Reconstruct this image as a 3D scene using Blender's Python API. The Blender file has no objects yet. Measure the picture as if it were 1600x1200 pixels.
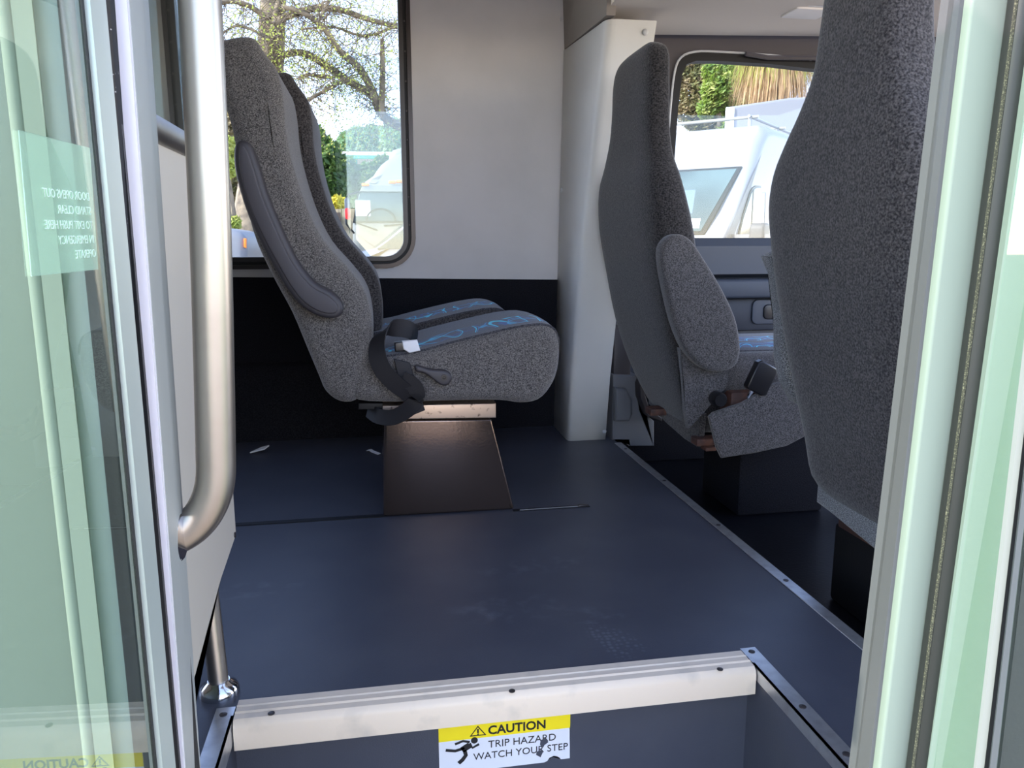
import bpy, bmesh, math, random
from mathutils import Vector, Matrix
random.seed(7)
C = bpy.context.scene.collection
SC = bpy.context.scene
# ------------------------------------------------------------ camera, world, sun, exposure
CAM_H, FPX = .75, 1200.
YAW, PITCH, ROLL = math.radians(9.9), math.radians(10.4), math.radians(.15)
fw = Vector((math.sin(YAW)*math.cos(PITCH), math.cos(YAW)*math.cos(PITCH), -math.sin(PITCH)))
rt0 = Vector((math.cos(YAW), -math.sin(YAW), 0)); up0 = rt0.cross(fw)
rt = rt0*math.cos(ROLL) - up0*math.sin(ROLL); up = rt0*math.sin(ROLL) + up0*math.cos(ROLL)
CO = Vector((0, 0, CAM_H))
cd = bpy.data.cameras.new('camera'); cam = bpy.data.objects.new('camera', cd); C.objects.link(cam)
cam.matrix_world = Matrix(((rt.x, up.x, -fw.x, CO.x), (rt.y, up.y, -fw.y, CO.y), (rt.z, up.z, -fw.z, CO.z), (0, 0, 0, 1)))
cd.sensor_width = 36; cd.lens = 27; cd.clip_start = .02; cd.clip_end = 500
SC.camera = cam
w = bpy.data.worlds.new('world'); SC.world = w; w.use_nodes = True
wn = w.node_tree; wn.nodes.clear()
so = wn.nodes.new('ShaderNodeOutputWorld'); bg = wn.nodes.new('ShaderNodeBackground')
sk = wn.nodes.new('ShaderNodeTexSky'); sk.sky_type = 'NISHITA'; sk.sun_disc = False
SUN_EL, SUN_AZ = math.radians(36), (-.95, -.27)
sk.sun_elevation = SUN_EL; sk.sun_rotation = math.atan2(SUN_AZ[0], SUN_AZ[1]); sk.air_density = .75; sk.dust_density = .05; sk.ozone_density = 1.2
wm = wn.nodes.new('ShaderNodeMix'); wm.data_type = 'RGBA'; wm.blend_type = 'MULTIPLY'; wm.inputs[0].default_value = 1; wm.inputs[7].default_value = (1.20, .96, .90, 1)
wn.links.new(sk.outputs[0], wm.inputs[6]); wn.links.new(wm.outputs[2], bg.inputs[0]); bg.inputs[1].default_value = .46; wn.links.new(bg.outputs[0], so.inputs[0])
sl = bpy.data.lights.new('sun', 'SUN'); sl.energy = 4.2; sl.angle = math.radians(.6); sl.color = (1, .93, .82)
sun = bpy.data.objects.new('sun', sl); C.objects.link(sun)
sd = Vector((SUN_AZ[0], SUN_AZ[1], 0)).normalized()*math.cos(SUN_EL) + Vector((0, 0, math.sin(SUN_EL)))
sun.rotation_euler = sd.to_track_quat('Z', 'Y').to_euler(); sun.location = (-3, -2, 6)
SC.view_settings.view_transform = 'Standard'; SC.view_settings.look = 'None'; SC.view_settings.gamma = 1
SC.view_settings.use_curve_mapping = False
SC.view_settings.exposure = 1.45

# ------------------------------------------------------------ helpers
def ray(x, y): return fw + rt*((x-800)/FPX) - up*((y-600)/FPX)
def aY(x, y, Y): d = ray(x, y); return CO + d*(Y/d.y)
def aX(x, y, X): d = ray(x, y); return CO + d*(X/d.x)
def aZ(x, y, z=0): d = ray(x, y); return CO + d*((z-CAM_H)/d.z)

def mat(name, col, rough=.6, metal=0., noise=None, bump=0., bscale=200., spec=.5, trans=None, emit=None):
    """noise = (colour2, scale, low, high)"""
    m = bpy.data.materials.new(name); m.use_nodes = True; nt = m.node_tree; N = nt.nodes; L = nt.links
    b = N['Principled BSDF']; b.inputs['Base Color'].default_value = (*col, 1); b.inputs['Roughness'].default_value = rough
    b.inputs['Metallic'].default_value = metal; b.inputs['Specular IOR Level'].default_value = spec
    tc = N.new('ShaderNodeTexCoord')
    if noise:
        n = N.new('ShaderNodeTexNoise'); n.inputs['Scale'].default_value = noise[1]; n.inputs['Detail'].default_value = 4
        L.new(tc.outputs['Object'], n.inputs['Vector'])
        r = N.new('ShaderNodeMapRange'); r.inputs[1].default_value = noise[2]; r.inputs[2].default_value = noise[3]
        L.new(n.outputs[0], r.inputs[0])
        mx = N.new('ShaderNodeMix'); mx.data_type = 'RGBA'; mx.inputs[6].default_value = (*col, 1); mx.inputs[7].default_value = (*noise[0], 1)
        L.new(r.outputs[0], mx.inputs[0]); L.new(mx.outputs[2], b.inputs['Base Color'])
    if bump:
        n2 = N.new('ShaderNodeTexNoise'); n2.inputs['Scale'].default_value = bscale; n2.inputs['Detail'].default_value = 3
        L.new(tc.outputs['Object'], n2.inputs['Vector'])
        bp = N.new('ShaderNodeBump'); bp.inputs['Strength'].default_value = bump; bp.inputs['Distance'].default_value = .002
        L.new(n2.outputs[0], bp.inputs['Height']); L.new(bp.outputs[0], b.inputs['Normal'])
    if trans:
        t = N.new('ShaderNodeBsdfTranslucent'); t.inputs[0].default_value = (*trans, 1)
        ms = N.new('ShaderNodeMixShader'); ms.inputs[0].default_value = .35
        L.new(b.outputs[0], ms.inputs[1]); L.new(t.outputs[0], ms.inputs[2]); L.new(ms.outputs[0], N['Material Output'].inputs[0])
    if emit:
        b.inputs['Emission Color'].default_value = (*emit[0], 1); b.inputs['Emission Strength'].default_value = emit[1]
    return m

def glass(name, tint, refl=.0, haze=0., hazecol=(.6, .65, .65), boost=1.0):
    m = bpy.data.materials.new(name); m.use_nodes = True; nt = m.node_tree; N = nt.nodes; L = nt.links; N.clear()
    o = N.new('ShaderNodeOutputMaterial'); t = N.new('ShaderNodeBsdfTransparent'); t.inputs[0].default_value = (*tint, 1)
    g = N.new('ShaderNodeBsdfGlossy'); g.inputs['Roughness'].default_value = .015; g.inputs[0].default_value = (.92, 1, .95, 1)
    f = N.new('ShaderNodeFresnel'); f.inputs[0].default_value = 1.5
    ma = N.new('ShaderNodeMath'); ma.operation = 'MULTIPLY_ADD'; ma.inputs[1].default_value = boost; ma.inputs[2].default_value = refl; ma.use_clamp = True
    L.new(f.outputs[0], ma.inputs[0])
    gm = N.new('ShaderNodeNewGeometry'); mb = N.new('ShaderNodeMath'); mb.operation = 'MULTIPLY'; mi = N.new('ShaderNodeMath'); mi.operation = 'SUBTRACT'; mi.inputs[0].default_value = 1
    L.new(gm.outputs['Backfacing'], mi.inputs[1]); L.new(ma.outputs[0], mb.inputs[0]); L.new(mi.outputs[0], mb.inputs[1])   # the pane's front face reflects, its back face only tints
    a = N.new('ShaderNodeMixShader'); L.new(mb.outputs[0], a.inputs[0]); L.new(t.outputs[0], a.inputs[1]); L.new(g.outputs[0], a.inputs[2])
    d = N.new('ShaderNodeBsdfDiffuse'); d.inputs[0].default_value = (*hazecol, 1)
    h = N.new('ShaderNodeMixShader'); h.inputs[0].default_value = haze; L.new(a.outputs[0], h.inputs[1]); L.new(d.outputs[0], h.inputs[2])
    L.new(h.outputs[0], o.inputs[0]); return m

def obj(name, bm, m, parent=None, smooth=40, kind=None):
    me = bpy.data.meshes.new(name); bmesh.ops.recalc_face_normals(bm, faces=bm.faces[:]) if kind != 'keep' else None
    bm.to_mesh(me); bm.free(); me.materials.append(m)
    if smooth:
        for p in me.polygons: p.use_smooth = True
        me.set_sharp_from_angle(angle=math.radians(smooth))
    o = bpy.data.objects.new(name, me); C.objects.link(o)
    if parent: o.parent = parent; o.matrix_parent_inverse = Matrix.Translation(-parent.location)
    return o
def tag(o, label, cat, group=None, kind=None):
    if label: o['label'] = label
    if cat: o['category'] = cat
    if group: o['group'] = group
    if kind: o['kind'] = kind
    return o
def thing(name, label, cat, loc=(0, 0, 0), group=None):
    o = bpy.data.objects.new(name, None); C.objects.link(o); o.location = loc; o.empty_display_size = .05
    return tag(o, label, cat, group)
def struct(name, bm, m, smooth=40, label=None, cat=None):
    o = obj(name, bm, m, None, smooth); o['kind'] = 'structure'
    return tag(o, label, cat)
def bx(bm, lo, hi, bev=0., seg=2):
    r = bmesh.ops.create_cube(bm, size=1); vs = r['verts']
    for v in vs:
        v.co = Vector([lo[i] + (v.co[i]+.5)*(hi[i]-lo[i]) for i in range(3)])
    if bev:
        es = list({e for v in vs for e in v.link_edges})
        bmesh.ops.bevel(bm, geom=es, offset=bev, segments=seg, affect='EDGES', profile=.5)
    return bm
def box(lo, hi, bev=0., seg=2): return bx(bmesh.new(), lo, hi, bev, seg)
def hexa(bm, b4, t4, bev=0):
    vs = [bm.verts.new(p) for p in list(b4)+list(t4)]
    for f in ((3, 2, 1, 0), (4, 5, 6, 7), (0, 1, 5, 4), (1, 2, 6, 5), (2, 3, 7, 6), (3, 0, 4, 7)): bm.faces.new([vs[i] for i in f])
    if bev:
        bmesh.ops.bevel(bm, geom=list({e for v in vs for e in v.link_edges}), offset=bev, segments=3, affect='EDGES', profile=.5)
    return bm
def crom(pts, n=4, closed=True):
    out = []; N = len(pts)
    for i in range(N if closed else N-1):
        g = (lambda k: pts[k % N]) if closed else (lambda k: pts[max(0, min(N-1, k))])
        p0, p1, p2, p3 = g(i-1), g(i), g(i+1), g(i+2)
        for j in range(n):
            t = j/n
            out.append(tuple(.5*((2*p1[k]) + (-p0[k]+p2[k])*t + (2*p0[k]-5*p1[k]+4*p2[k]-p3[k])*t*t + (-p0[k]+3*p1[k]-3*p2[k]+p3[k])*t**3) for k in range(len(p1))))
    if not closed: out.append(tuple(pts[-1]))
    return out
def offs(poly, d):
    n = len(poly); A = sum(poly[i][0]*poly[(i+1) % n][1]-poly[(i+1) % n][0]*poly[i][1] for i in range(n)); s = 1 if A > 0 else -1
    out = []
    for i in range(n):
        a, b, c = poly[i-1], poly[i], poly[(i+1) % n]
        e1 = Vector((b[0]-a[0], b[1]-a[1])); e2 = Vector((c[0]-b[0], c[1]-b[1]))
        if e1.length < 1e-9: e1 = e2
        if e2.length < 1e-9: e2 = e1
        e1.normalize(); e2.normalize()
        n1 = Vector((-e1.y, e1.x))*s; n2 = Vector((-e2.y, e2.x))*s
        m = n1+n2
        if m.length < 1e-6: m = n1
        m.normalize(); k = d/max(.5, m.dot(n1))
        out.append((b[0]+m.x*k, b[1]+m.y*k))
    return out
XZ = lambda a, b, c: Vector((a, c, b))
YZ = lambda a, b, c: Vector((c, a, b))
XY = lambda a, b, c: Vector((a, b, c))
def puffy(poly, c0, c1, r, mp=XZ, seg=4, post=None, bm=None, mid=1):
    """outline extruded from c0 to c1 with rounded rims of radius r"""
    bm = bm or bmesh.new(); secs = []
    for k in range(seg+1):
        t = k/seg*math.pi/2; secs.append((c0+r*(1-math.cos(t)), r*(1-math.sin(t))))
    for k in range(1, mid): secs.append((c0+r+(c1-c0-2*r)*k/mid, 0))
    for k in range(seg, -1, -1):
        t = k/seg*math.pi/2; secs.append((c1-r*(1-math.cos(t)), r*(1-math.sin(t))))
    if r == 0: secs = [(c0, 0), (c1, 0)]
    rings = []
    for c, ins in secs:
        pl = offs(poly, ins) if ins > 1e-7 else poly
        if ins > .012 and len(poly) > 30:
            for _ in range(3): pl = [tuple((pl[i-1][k]+2*pl[i][k]+pl[(i+1) % len(pl)][k])/4 for k in (0, 1)) for i in range(len(pl))]
        vv = []
        for a, b in pl:
            p = mp(a, b, c)
            if post: p = post(p)
            vv.append(bm.verts.new(p))
        rings.append(vv)
    n = len(poly)
    for A, B in zip(rings, rings[1:]):
        for i in range(n): bm.faces.new((A[i], A[(i+1) % n], B[(i+1) % n], B[i]))
    f1 = bm.faces.new(rings[0][::-1]); f2 = bm.faces.new(rings[-1])
    bmesh.ops.triangulate(bm, faces=[f1, f2])
    return bm
def ring2(outer, inner, c0, c1, mp=XZ, bm=None):
    bm = bm or bmesh.new(); n = len(outer); L = []
    for pl, c in ((outer, c0), (inner, c0), (inner, c1), (outer, c1)): L.append([bm.verts.new(mp(a, b, c)) for a, b in pl])
    for j in range(4):
        A, B = L[j], L[(j+1) % 4]
        for i in range(n): bm.faces.new((A[i], A[(i+1) % n], B[(i+1) % n], B[i]))
    return bm
def rrect(x0, x1, z0, z1, r, n=6):
    out = []
    for cx, cz, a in ((x1-r, z0+r, -90), (x1-r, z1-r, 0), (x0+r, z1-r, 90), (x0+r, z0+r, 180)):
        for k in range(n+1):
            t = math.radians(a+90*k/n); out.append((cx+r*math.cos(t), cz+r*math.sin(t)))
    return out
def holed(outer, hole, c0, c1, mp=XZ):
    bm = bmesh.new(); es = []
    for pl in (outer, hole):
        vs = [bm.verts.new(mp(a, b, c0)) for a, b in pl]
        es += [bm.edges.new((vs[i], vs[(i+1) % len(vs)])) for i in range(len(vs))]
    bmesh.ops.triangle_fill(bm, edges=es, use_beauty=True)
    g = bmesh.ops.extrude_face_region(bm, geom=bm.faces[:]+bm.edges[:]+bm.verts[:])
    dv = mp(0, 0, c1)-mp(0, 0, c0)
    for v in [e for e in g['geom'] if isinstance(e, bmesh.types.BMVert)]: v.co += dv
    return bm
def tube(pts, rad, n=12, bm=None, cap=True):
    bm = bm or bmesh.new(); P = [Vector(p) for p in pts]; rings = []
    R = rad if isinstance(rad, (list, tuple)) else [rad]*len(P)
    t0 = (P[1]-P[0]).normalized(); u = t0.orthogonal().normalized()
    for i, p in enumerate(P):
        t = (P[min(i+1, len(P)-1)]-P[max(i-1, 0)])
        if t.length < 1e-9: t = t0
        t.normalize(); u = (u - t*u.dot(t)); u.normalize(); v = t.cross(u)
        rings.append([bm.verts.new(p + (u*math.cos(a)+v*math.sin(a))*R[i]) for a in [2*math.pi*k/n for k in range(n)]])
    for A, B in zip(rings, rings[1:]):
        for i in range(n): bm.faces.new((A[i], A[(i+1) % n], B[(i+1) % n], B[i]))
    if cap: bm.faces.new(rings[0][::-1]); bm.faces.new(rings[-1])
    return bm
def ribbon(pts, wdirs, width, th=.0015, bm=None):
    bm = bm or bmesh.new(); P = [Vector(p) for p in pts]; prev = None
    for i, p in enumerate(P):
        t = (P[min(i+1, len(P)-1)]-P[max(i-1, 0)]).normalized(); wd = Vector(wdirs[i] if isinstance(wdirs, list) else wdirs)
        wd = (wd-t*wd.dot(t)).normalized(); nn = t.cross(wd)
        cur = [bm.verts.new(p+wd*a*width/2+nn*b*th) for a, b in ((-1, -1), (1, -1), (1, 1), (-1, 1))]
        if prev:
            for k in range(4): bm.faces.new((prev[k], prev[(k+1) % 4], cur[(k+1) % 4], cur[k]))
        else: bm.faces.new(cur[::-1])
        prev = cur
    bm.faces.new(prev); return bm
def lathe(prof, c, axis='Z', n=24, bm=None):
    bm = bm or bmesh.new(); rings = []
    for r, h in prof:
        rg = []
        for k in range(n):
            a = 2*math.pi*k/n; q = {'Z': (r*math.cos(a), r*math.sin(a), h), 'Y': (r*math.cos(a), h, r*math.sin(a)), 'X': (h, r*math.cos(a), r*math.sin(a))}[axis]
            rg.append(bm.verts.new(Vector(c)+Vector(q)))
        rings.append(rg)
    for A, B in zip(rings, rings[1:]):
        for i in range(n): bm.faces.new((A[i], A[(i+1) % n], B[(i+1) % n], B[i]))
    bm.faces.new(rings[0][::-1]); bm.faces.new(rings[-1]); return bm
def text_bm(s, size, M, th=.0004, bold=0., mirror=False, al='CENTER'):
    cu = bpy.data.curves.new('t', 'FONT'); cu.body = s; cu.size = size; cu.align_x = al; cu.extrude = th; cu.offset = bold; cu.resolution_u = 3
    o = bpy.data.objects.new('t', cu); C.objects.link(o); bpy.context.view_layer.update()
    me = bpy.data.meshes.new_from_object(o.evaluated_get(bpy.context.evaluated_depsgraph_get()))
    bm = bmesh.new(); bm.from_mesh(me)
    for v in bm.verts:
        if mirror: v.co.x *= -1
        v.co = M @ v.co
    bpy.data.objects.remove(o); bpy.data.curves.remove(cu); bpy.data.meshes.remove(me); return bm
def join(a, b):
    me = bpy.data.meshes.new('j'); b.to_mesh(me); b.free(); a.from_mesh(me); bpy.data.meshes.remove(me); return a

# ------------------------------------------------------------ materials
M = {}
def fabric(name, a, b, sc=380, lo=.45, hi=.62, rough=.95):
    m = mat(name, a, rough, 0, (b, sc, lo, hi), .5, sc, .1)
    bs = m.node_tree.nodes['Principled BSDF']; bs.inputs['Sheen Weight'].default_value = .25; bs.inputs['Sheen Roughness'].default_value = .5
    return m
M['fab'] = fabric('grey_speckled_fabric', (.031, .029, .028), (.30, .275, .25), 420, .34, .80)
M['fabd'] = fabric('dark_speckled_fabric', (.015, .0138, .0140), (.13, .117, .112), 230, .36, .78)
M['fabl'] = fabric('light_speckled_fabric', (.06, .065, .07), (.30, .31, .32), 400, .4, .62)
M['fabm'] = fabric('mid_grey_cab_seat_fabric', (.024, .023, .024), (.19, .178, .175), 420, .34, .80)
M['fabr'] = fabric('charcoal_seat_rear_fabric', (.010, .0093, .0095), (.085, .077, .074), 230, .36, .78)
M['wall'] = mat('light_grey_vinyl_wall', (.66, .645, .64), .75, 0, ((.61, .60, .595), 6, .35, .7), .15, 60)
M['pillar'] = mat('pale_grey_plastic', (.70, .70, .67), .5, 0, ((.66, .66, .63), 5, .4, .7), .05, 80)
M['head'] = mat('beige_headliner', (.78, .72, .64), .9, 0, None, .3, 300)
M['carpet'] = mat('black_carpet', (.010, .010, .013), 1, 0, ((.022, .022, .026), 300, .4, .7), .5, 300, .05)
M['trim'] = mat('dark_grey_plastic', (.070, .062, .066), .6, 0, None, .1, 200)
M['door'] = mat('slate_blue_plastic', (.045, .055, .075), .5, 0, None, .1, 300)
M['black'] = mat('black_rubber', (.008, .008, .009), .5, 0, None, .2, 300, .3)
M['blackgl'] = mat('black_plastic', (.010, .010, .012), .32)
M['ped'] = mat('black_vinyl_cover', (.16, .12, .10), .19, .85, None, .15, 150)
M['belt'] = mat('black_webbing', (.014, .013, .015), .6, 0, None, .3, 500, .4)
M['arm'] = mat('charcoal_moulded_plastic', (.040, .036, .040), .5, 0, None, .15, 250)
M['alu'] = mat('brushed_aluminium', (.62, .63, .64), .35, .9, ((.5, .5, .52), 40, .4, .7))
M['jamb'] = mat('sky_tinted_satin_aluminium', (.74, .71, .76), .35, .35)  # lavender sky reflection put into the base colour
M['jambg'] = mat('grey_anodised_aluminium', (.36, .37, .355), .4, .3)
M['steel'] = mat('satin_stainless_steel', (.40, .365, .325), .36, 1, ((.34, .30, .265), 9, .45, .7))
M['chrome'] = mat('chrome', (.75, .75, .76), .1, 1)
M['rust'] = mat('brown_primer_metal', (.13, .055, .035), .6, 0, ((.06, .03, .025), 30, .4, .6))
M['tintmetal'] = mat('scuffed_ground_tinted_metal', (.60, .46, .35), .38, .7, ((.16, .11, .08), 60, .60, .72))  # warm ground reflection put into the base colour, dark scuffs over it
M['nose'] = mat('cream_step_nosing', (.72, .60, .46), .45, 0, ((.52, .45, .36), 14, .55, .8), .1, 100)
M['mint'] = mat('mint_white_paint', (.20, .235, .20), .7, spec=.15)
M['white'] = mat('white_paint', (.21, .215, .225), .5)
M['cream'] = mat('cream_white_paint', (.205, .195, .165), .45)
M['grey'] = mat('grey_plastic', (.12, .125, .138), .55)
M['screw'] = mat('dark_screw_steel', (.10, .09, .09), .35, .8)
M['rivet'] = mat('white_rivet_plastic', (.55, .56, .56), .4)
M['panel'] = mat('warm_grey_laminate', (.49, .445, .375), .55, 0, None, .03, 60)
M['glass'] = glass('window_glass', (.90, .93, .94))
M['glass2'] = glass('dusty_sliding_glass', (.90, .93, .95), .01, .03, (.75, .8, .85))
M['gglass'] = glass('green_tinted_door_glass', (.87, .94, .88), .03, .012, (.50, .62, .54), 1.6)
M['dglass'] = mat('dark_vehicle_glass', (.10, .14, .15), .08, 0, None, 0, 1, .8)
M['lglass'] = mat('pale_vehicle_glass', (.075, .11, .11), .15, 0, ((.035, .05, .055), 1.2, .4, .65), 0, 1, .2)
M['paper'] = mat('white_paper', (.80, .80, .80), .8)
M['bark'] = mat('grey_brown_bark', (.24, .19, .13), .95, 0, ((.10, .08, .06), 5, .4, .65), .8, 20)
M['leafd'] = mat('dark_green_leaves', (.045, .10, .020), .6, 0, ((.12, .20, .04), 3, .45, .6), trans=(.12, .25, .04))
M['leafl'] = mat('yellow_green_leaves', (.30, .36, .07), .6, 0, ((.42, .38, .10), 2, .4, .6), trans=(.4, .5, .1))
M['leafb'] = mat('brown_dry_leaves', (.28, .21, .12), .8, 0, ((.16, .17, .06), 3, .4, .6), trans=(.3, .25, .1))
M['leaff'] = mat('pale_green_leaves', (.20, .33, .14), .7, 0, ((.30, .40, .22), 2, .4, .6), trans=(.25, .4, .15))
M['palmdry'] = mat('dry_palm_frond', (.60, .42, .24), .8, 0, ((.40, .26, .14), 6, .4, .6), trans=(.5, .35, .2))
M['palmg'] = mat('green_palm_frond', (.32, .38, .06), .7, trans=(.4, .45, .1))
M['fence'] = mat('weathered_fence_wood', (.52, .42, .26), .9, 0, ((.36, .28, .17), 4, .4, .6), .4, 20)
M['postd'] = mat('dark_weathered_post', (.09, .06, .045), .9)
M['roof'] = mat('pale_roof_fascia', (.55, .48, .40), .8)
M['gpost'] = mat('green_painted_post', (.05, .26, .16), .5)
M['red'] = mat('red_lens', (.65, .02, .02), .3)
M['orange'] = mat('orange_lens', (.85, .22, .03), .3)
M['yellow'] = mat('yellow_sticker', (.90, .72, .01), .4)
M['stickw'] = mat('white_sticker', (.72, .73, .76), .4)
M['ink'] = mat('black_ink', (.008, .008, .009), .5)
M['wire'] = mat('dark_wire', (.03, .03, .03), .6)
M['ground'] = mat('pale_asphalt', (.36, .30, .24), .95, 0, ((.28, .23, .18), 30, .4, .6), .3, 60)
M['lamp'] = mat('frosted_lamp_lens', (.95, .93, .90), .4)
M['bumpy'] = mat('grey_car_paint', (.30, .31, .33), .25, .3)

def floor_mat():
    m = mat('dark_slate_vinyl_floor', (.052, .056, .074), .42, 0, ((.062, .066, .083), 7, .4, .65), .12, 400, .45)
    nt = m.node_tree; N = nt.nodes; L = nt.links; b = N['Principled BSDF']; src = b.inputs['Base Color'].links[0].from_socket
    tc = N.new('ShaderNodeTexCoord')
    def blob(c, a, bb, ang):     # soft ellipse mask on the floor
        mp = N.new('ShaderNodeMapping'); mp.vector_type = 'TEXTURE'; mp.inputs['Location'].default_value = (c[0], c[1], 0)
        mp.inputs['Rotation'].default_value = (0, 0, ang); mp.inputs['Scale'].default_value = (a, bb, 1)
        L.new(tc.outputs['Object'], mp.inputs[0]); ln = N.new('ShaderNodeVectorMath'); ln.operation = 'LENGTH'; L.new(mp.outputs[0], ln.inputs[0])
        r = N.new('ShaderNodeMapRange'); r.inputs[1].default_value = 1; r.inputs[2].default_value = .6; L.new(ln.outputs['Value'], r.inputs[0]); return r.outputs[0]
    def mth(op, a, c):
        k = N.new('ShaderNodeMath'); k.operation = op; k.use_clamp = True
        for i, s in enumerate((a, c)):
            if isinstance(s, (int, float)): k.inputs[i].default_value = s
            else: L.new(s, k.inputs[i])
        return k.outputs[0]
    v = N.new('ShaderNodeTexVoronoi'); v.inputs['Scale'].default_value = 90; v.inputs['Randomness'].default_value = .45; L.new(tc.outputs['Object'], v.inputs['Vector'])
    dots = N.new('ShaderNodeMapRange'); dots.inputs[1].default_value = .48; dots.inputs[2].default_value = .25; L.new(v.outputs['Distance'], dots.inputs[0])
    nz = N.new('ShaderNodeTexNoise'); nz.inputs['Scale'].default_value = 28; nz.inputs['Detail'].default_value = 8; L.new(tc.outputs['Object'], nz.inputs['Vector'])
    sm = N.new('ShaderNodeMapRange'); sm.inputs[1].default_value = .48; sm.inputs[2].default_value = .72; L.new(nz.outputs[0], sm.inputs[0])
    p1, p2, p3, p4, p5, p6 = (aZ(*q) for q in ((952, 1000), (930, 962), (830, 885), (795, 950), (985, 1000), (400, 920)))
    d = mth('MULTIPLY', dots.outputs[0], mth('ADD', blob(p1, .035, .085, .25), blob(p5, .014, .06, .35)))
    s = mth('MULTIPLY', sm.outputs[0], mth('ADD', mth('ADD', blob(p2, .085, .045, -.2), blob(p3, .16, .05, .1)), mth('ADD', blob(p4, .15, .07, 0), blob(p6, .12, .05, .2))))
    k = mth('MULTIPLY', mth('ADD', d, mth('MULTIPLY', s, .8)), .36)
    mx = N.new('ShaderNodeMix'); mx.data_type = 'RGBA'; mx.inputs[7].default_value = (.17, .18, .21, 1); L.new(src, mx.inputs[6]); L.new(k, mx.inputs[0]); L.new(mx.outputs[2], b.inputs['Base Color'])
    return m
M['floor'] = floor_mat()
M['cabfloor'] = mat('black_cab_mat', (.005, .005, .007), .30, 0, ((.009, .010, .013), 5, .4, .7), .2, 100)

def pattern_fabric(name, y0s, band=.055, bgc=(.035, .034, .04), blue=(.03, .055, .11)):
    """grey fabric with woven blue band and cyan swirl lines running along X at each y of y0s"""
    m = fabric(name, (.03, .03, .035), (.11, .105, .11), 420, .42, .65)
    nt = m.node_tree; N = nt.nodes; L = nt.links; b = N['Principled BSDF']; src = b.inputs['Base Color'].links[0].from_socket
    tc = N.new('ShaderNodeTexCoord'); sp = N.new('ShaderNodeSeparateXYZ'); L.new(tc.outputs['Object'], sp.inputs[0])
    def mth(op, *a):
        k = N.new('ShaderNodeMath'); k.operation = op
        for i, s in enumerate(a):
            if isinstance(s, (int, float)): k.inputs[i].default_value = s
            else: L.new(s, k.inputs[i])
        return k.outputs[0]
    X, Y = sp.outputs[0], sp.outputs[1]
    for y0 in y0s:
        dy = mth('SUBTRACT', Y, y0)
        mask = mth('MINIMUM', 1, mth('MAXIMUM', 0, mth('MULTIPLY', mth('SUBTRACT', band, mth('ABSOLUTE', dy)), 120)))
        mx = N.new('ShaderNodeMix'); mx.data_type = 'RGBA'; mx.inputs[7].default_value = (*blue, 1); L.new(src, mx.inputs[6]); L.new(mth('MULTIPLY', mask, .55), mx.inputs[0]); src = mx.outputs[2]
        for sc_, se, wd, lev, col in ((7, 9, .020, .54, (.012, .07, .26)), (5.5, 5, .014, .47, (.02, .36, .62)), (6, 0, .010, .545, (.02, .26, .55)), (6, 0, .015, .50, (.03, .66, .85))):
            mp = N.new('ShaderNodeMapping'); mp.inputs['Scale'].default_value = (1.5, 1.0, 0); mp.inputs['Location'].default_value = (se, y0*3, se); L.new(tc.outputs['Object'], mp.inputs[0])
            nz = N.new('ShaderNodeTexNoise'); nz.inputs['Scale'].default_value = sc_; nz.inputs['Detail'].default_value = 0; nz.inputs['Distortion'].default_value = .9; L.new(mp.outputs[0], nz.inputs['Vector'])
            dd = mth('ABSOLUTE', mth('SUBTRACT', nz.outputs[0], lev))
            ln = mth('MULTIPLY', mask, mth('MINIMUM', 1, mth('MAXIMUM', 0, mth('MULTIPLY', mth('SUBTRACT', wd, dd), 160))))
            mx = N.new('ShaderNodeMix'); mx.data_type = 'RGBA'; mx.inputs[7].default_value = (*col, 1); L.new(src, mx.inputs[6]); L.new(ln, mx.inputs[0]); src = mx.outputs[2]
    L.new(src, b.inputs['Base Color']); return m

# ------------------------------------------------------------ bus shell
YW = 3.05                                     # driver-side wall
STX0, STX1, NOSEY = -.255, .65, 1.20          # step well
CABX = .885                                   # edge between the vinyl floor and the cab
REAR = -5.2
f = bmesh.new()
bx(f, (REAR, NOSEY, -.03), (CABX, YW, 0)); bx(f, (STX1, .70, -.03), (CABX, NOSEY, 0)); bx(f, (REAR, .70, -.03), (STX0, NOSEY, 0))
struct('floor', f, M['floor'], 0)
struct('floor_cab', box((CABX, .70, -.16), (2.6, YW, -.12), 0), M['cabfloor'], 0)
struct('trim_cab_sill', box((CABX-.004, .70, -.13), (CABX+.012, 2.74, -.0005)), M['blackgl'], 0)
struct('wall_step_riser', box((STX0, NOSEY, -.32), (STX1, NOSEY+.02, -.03)), M['floor'], 0)
struct('wall_step_side', box((STX1, .70, -.32), (STX1+.02, NOSEY, -.03)), M['floor'], 0)
struct('wall_step_side_rear', box((STX0-.02, .70, -.32), (STX0, NOSEY, -.03)), M['floor'], 0)
struct('floor_step_tread', box((STX0, .66, -.34), (STX1, NOSEY, -.32)), M['floor'], 0)

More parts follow.
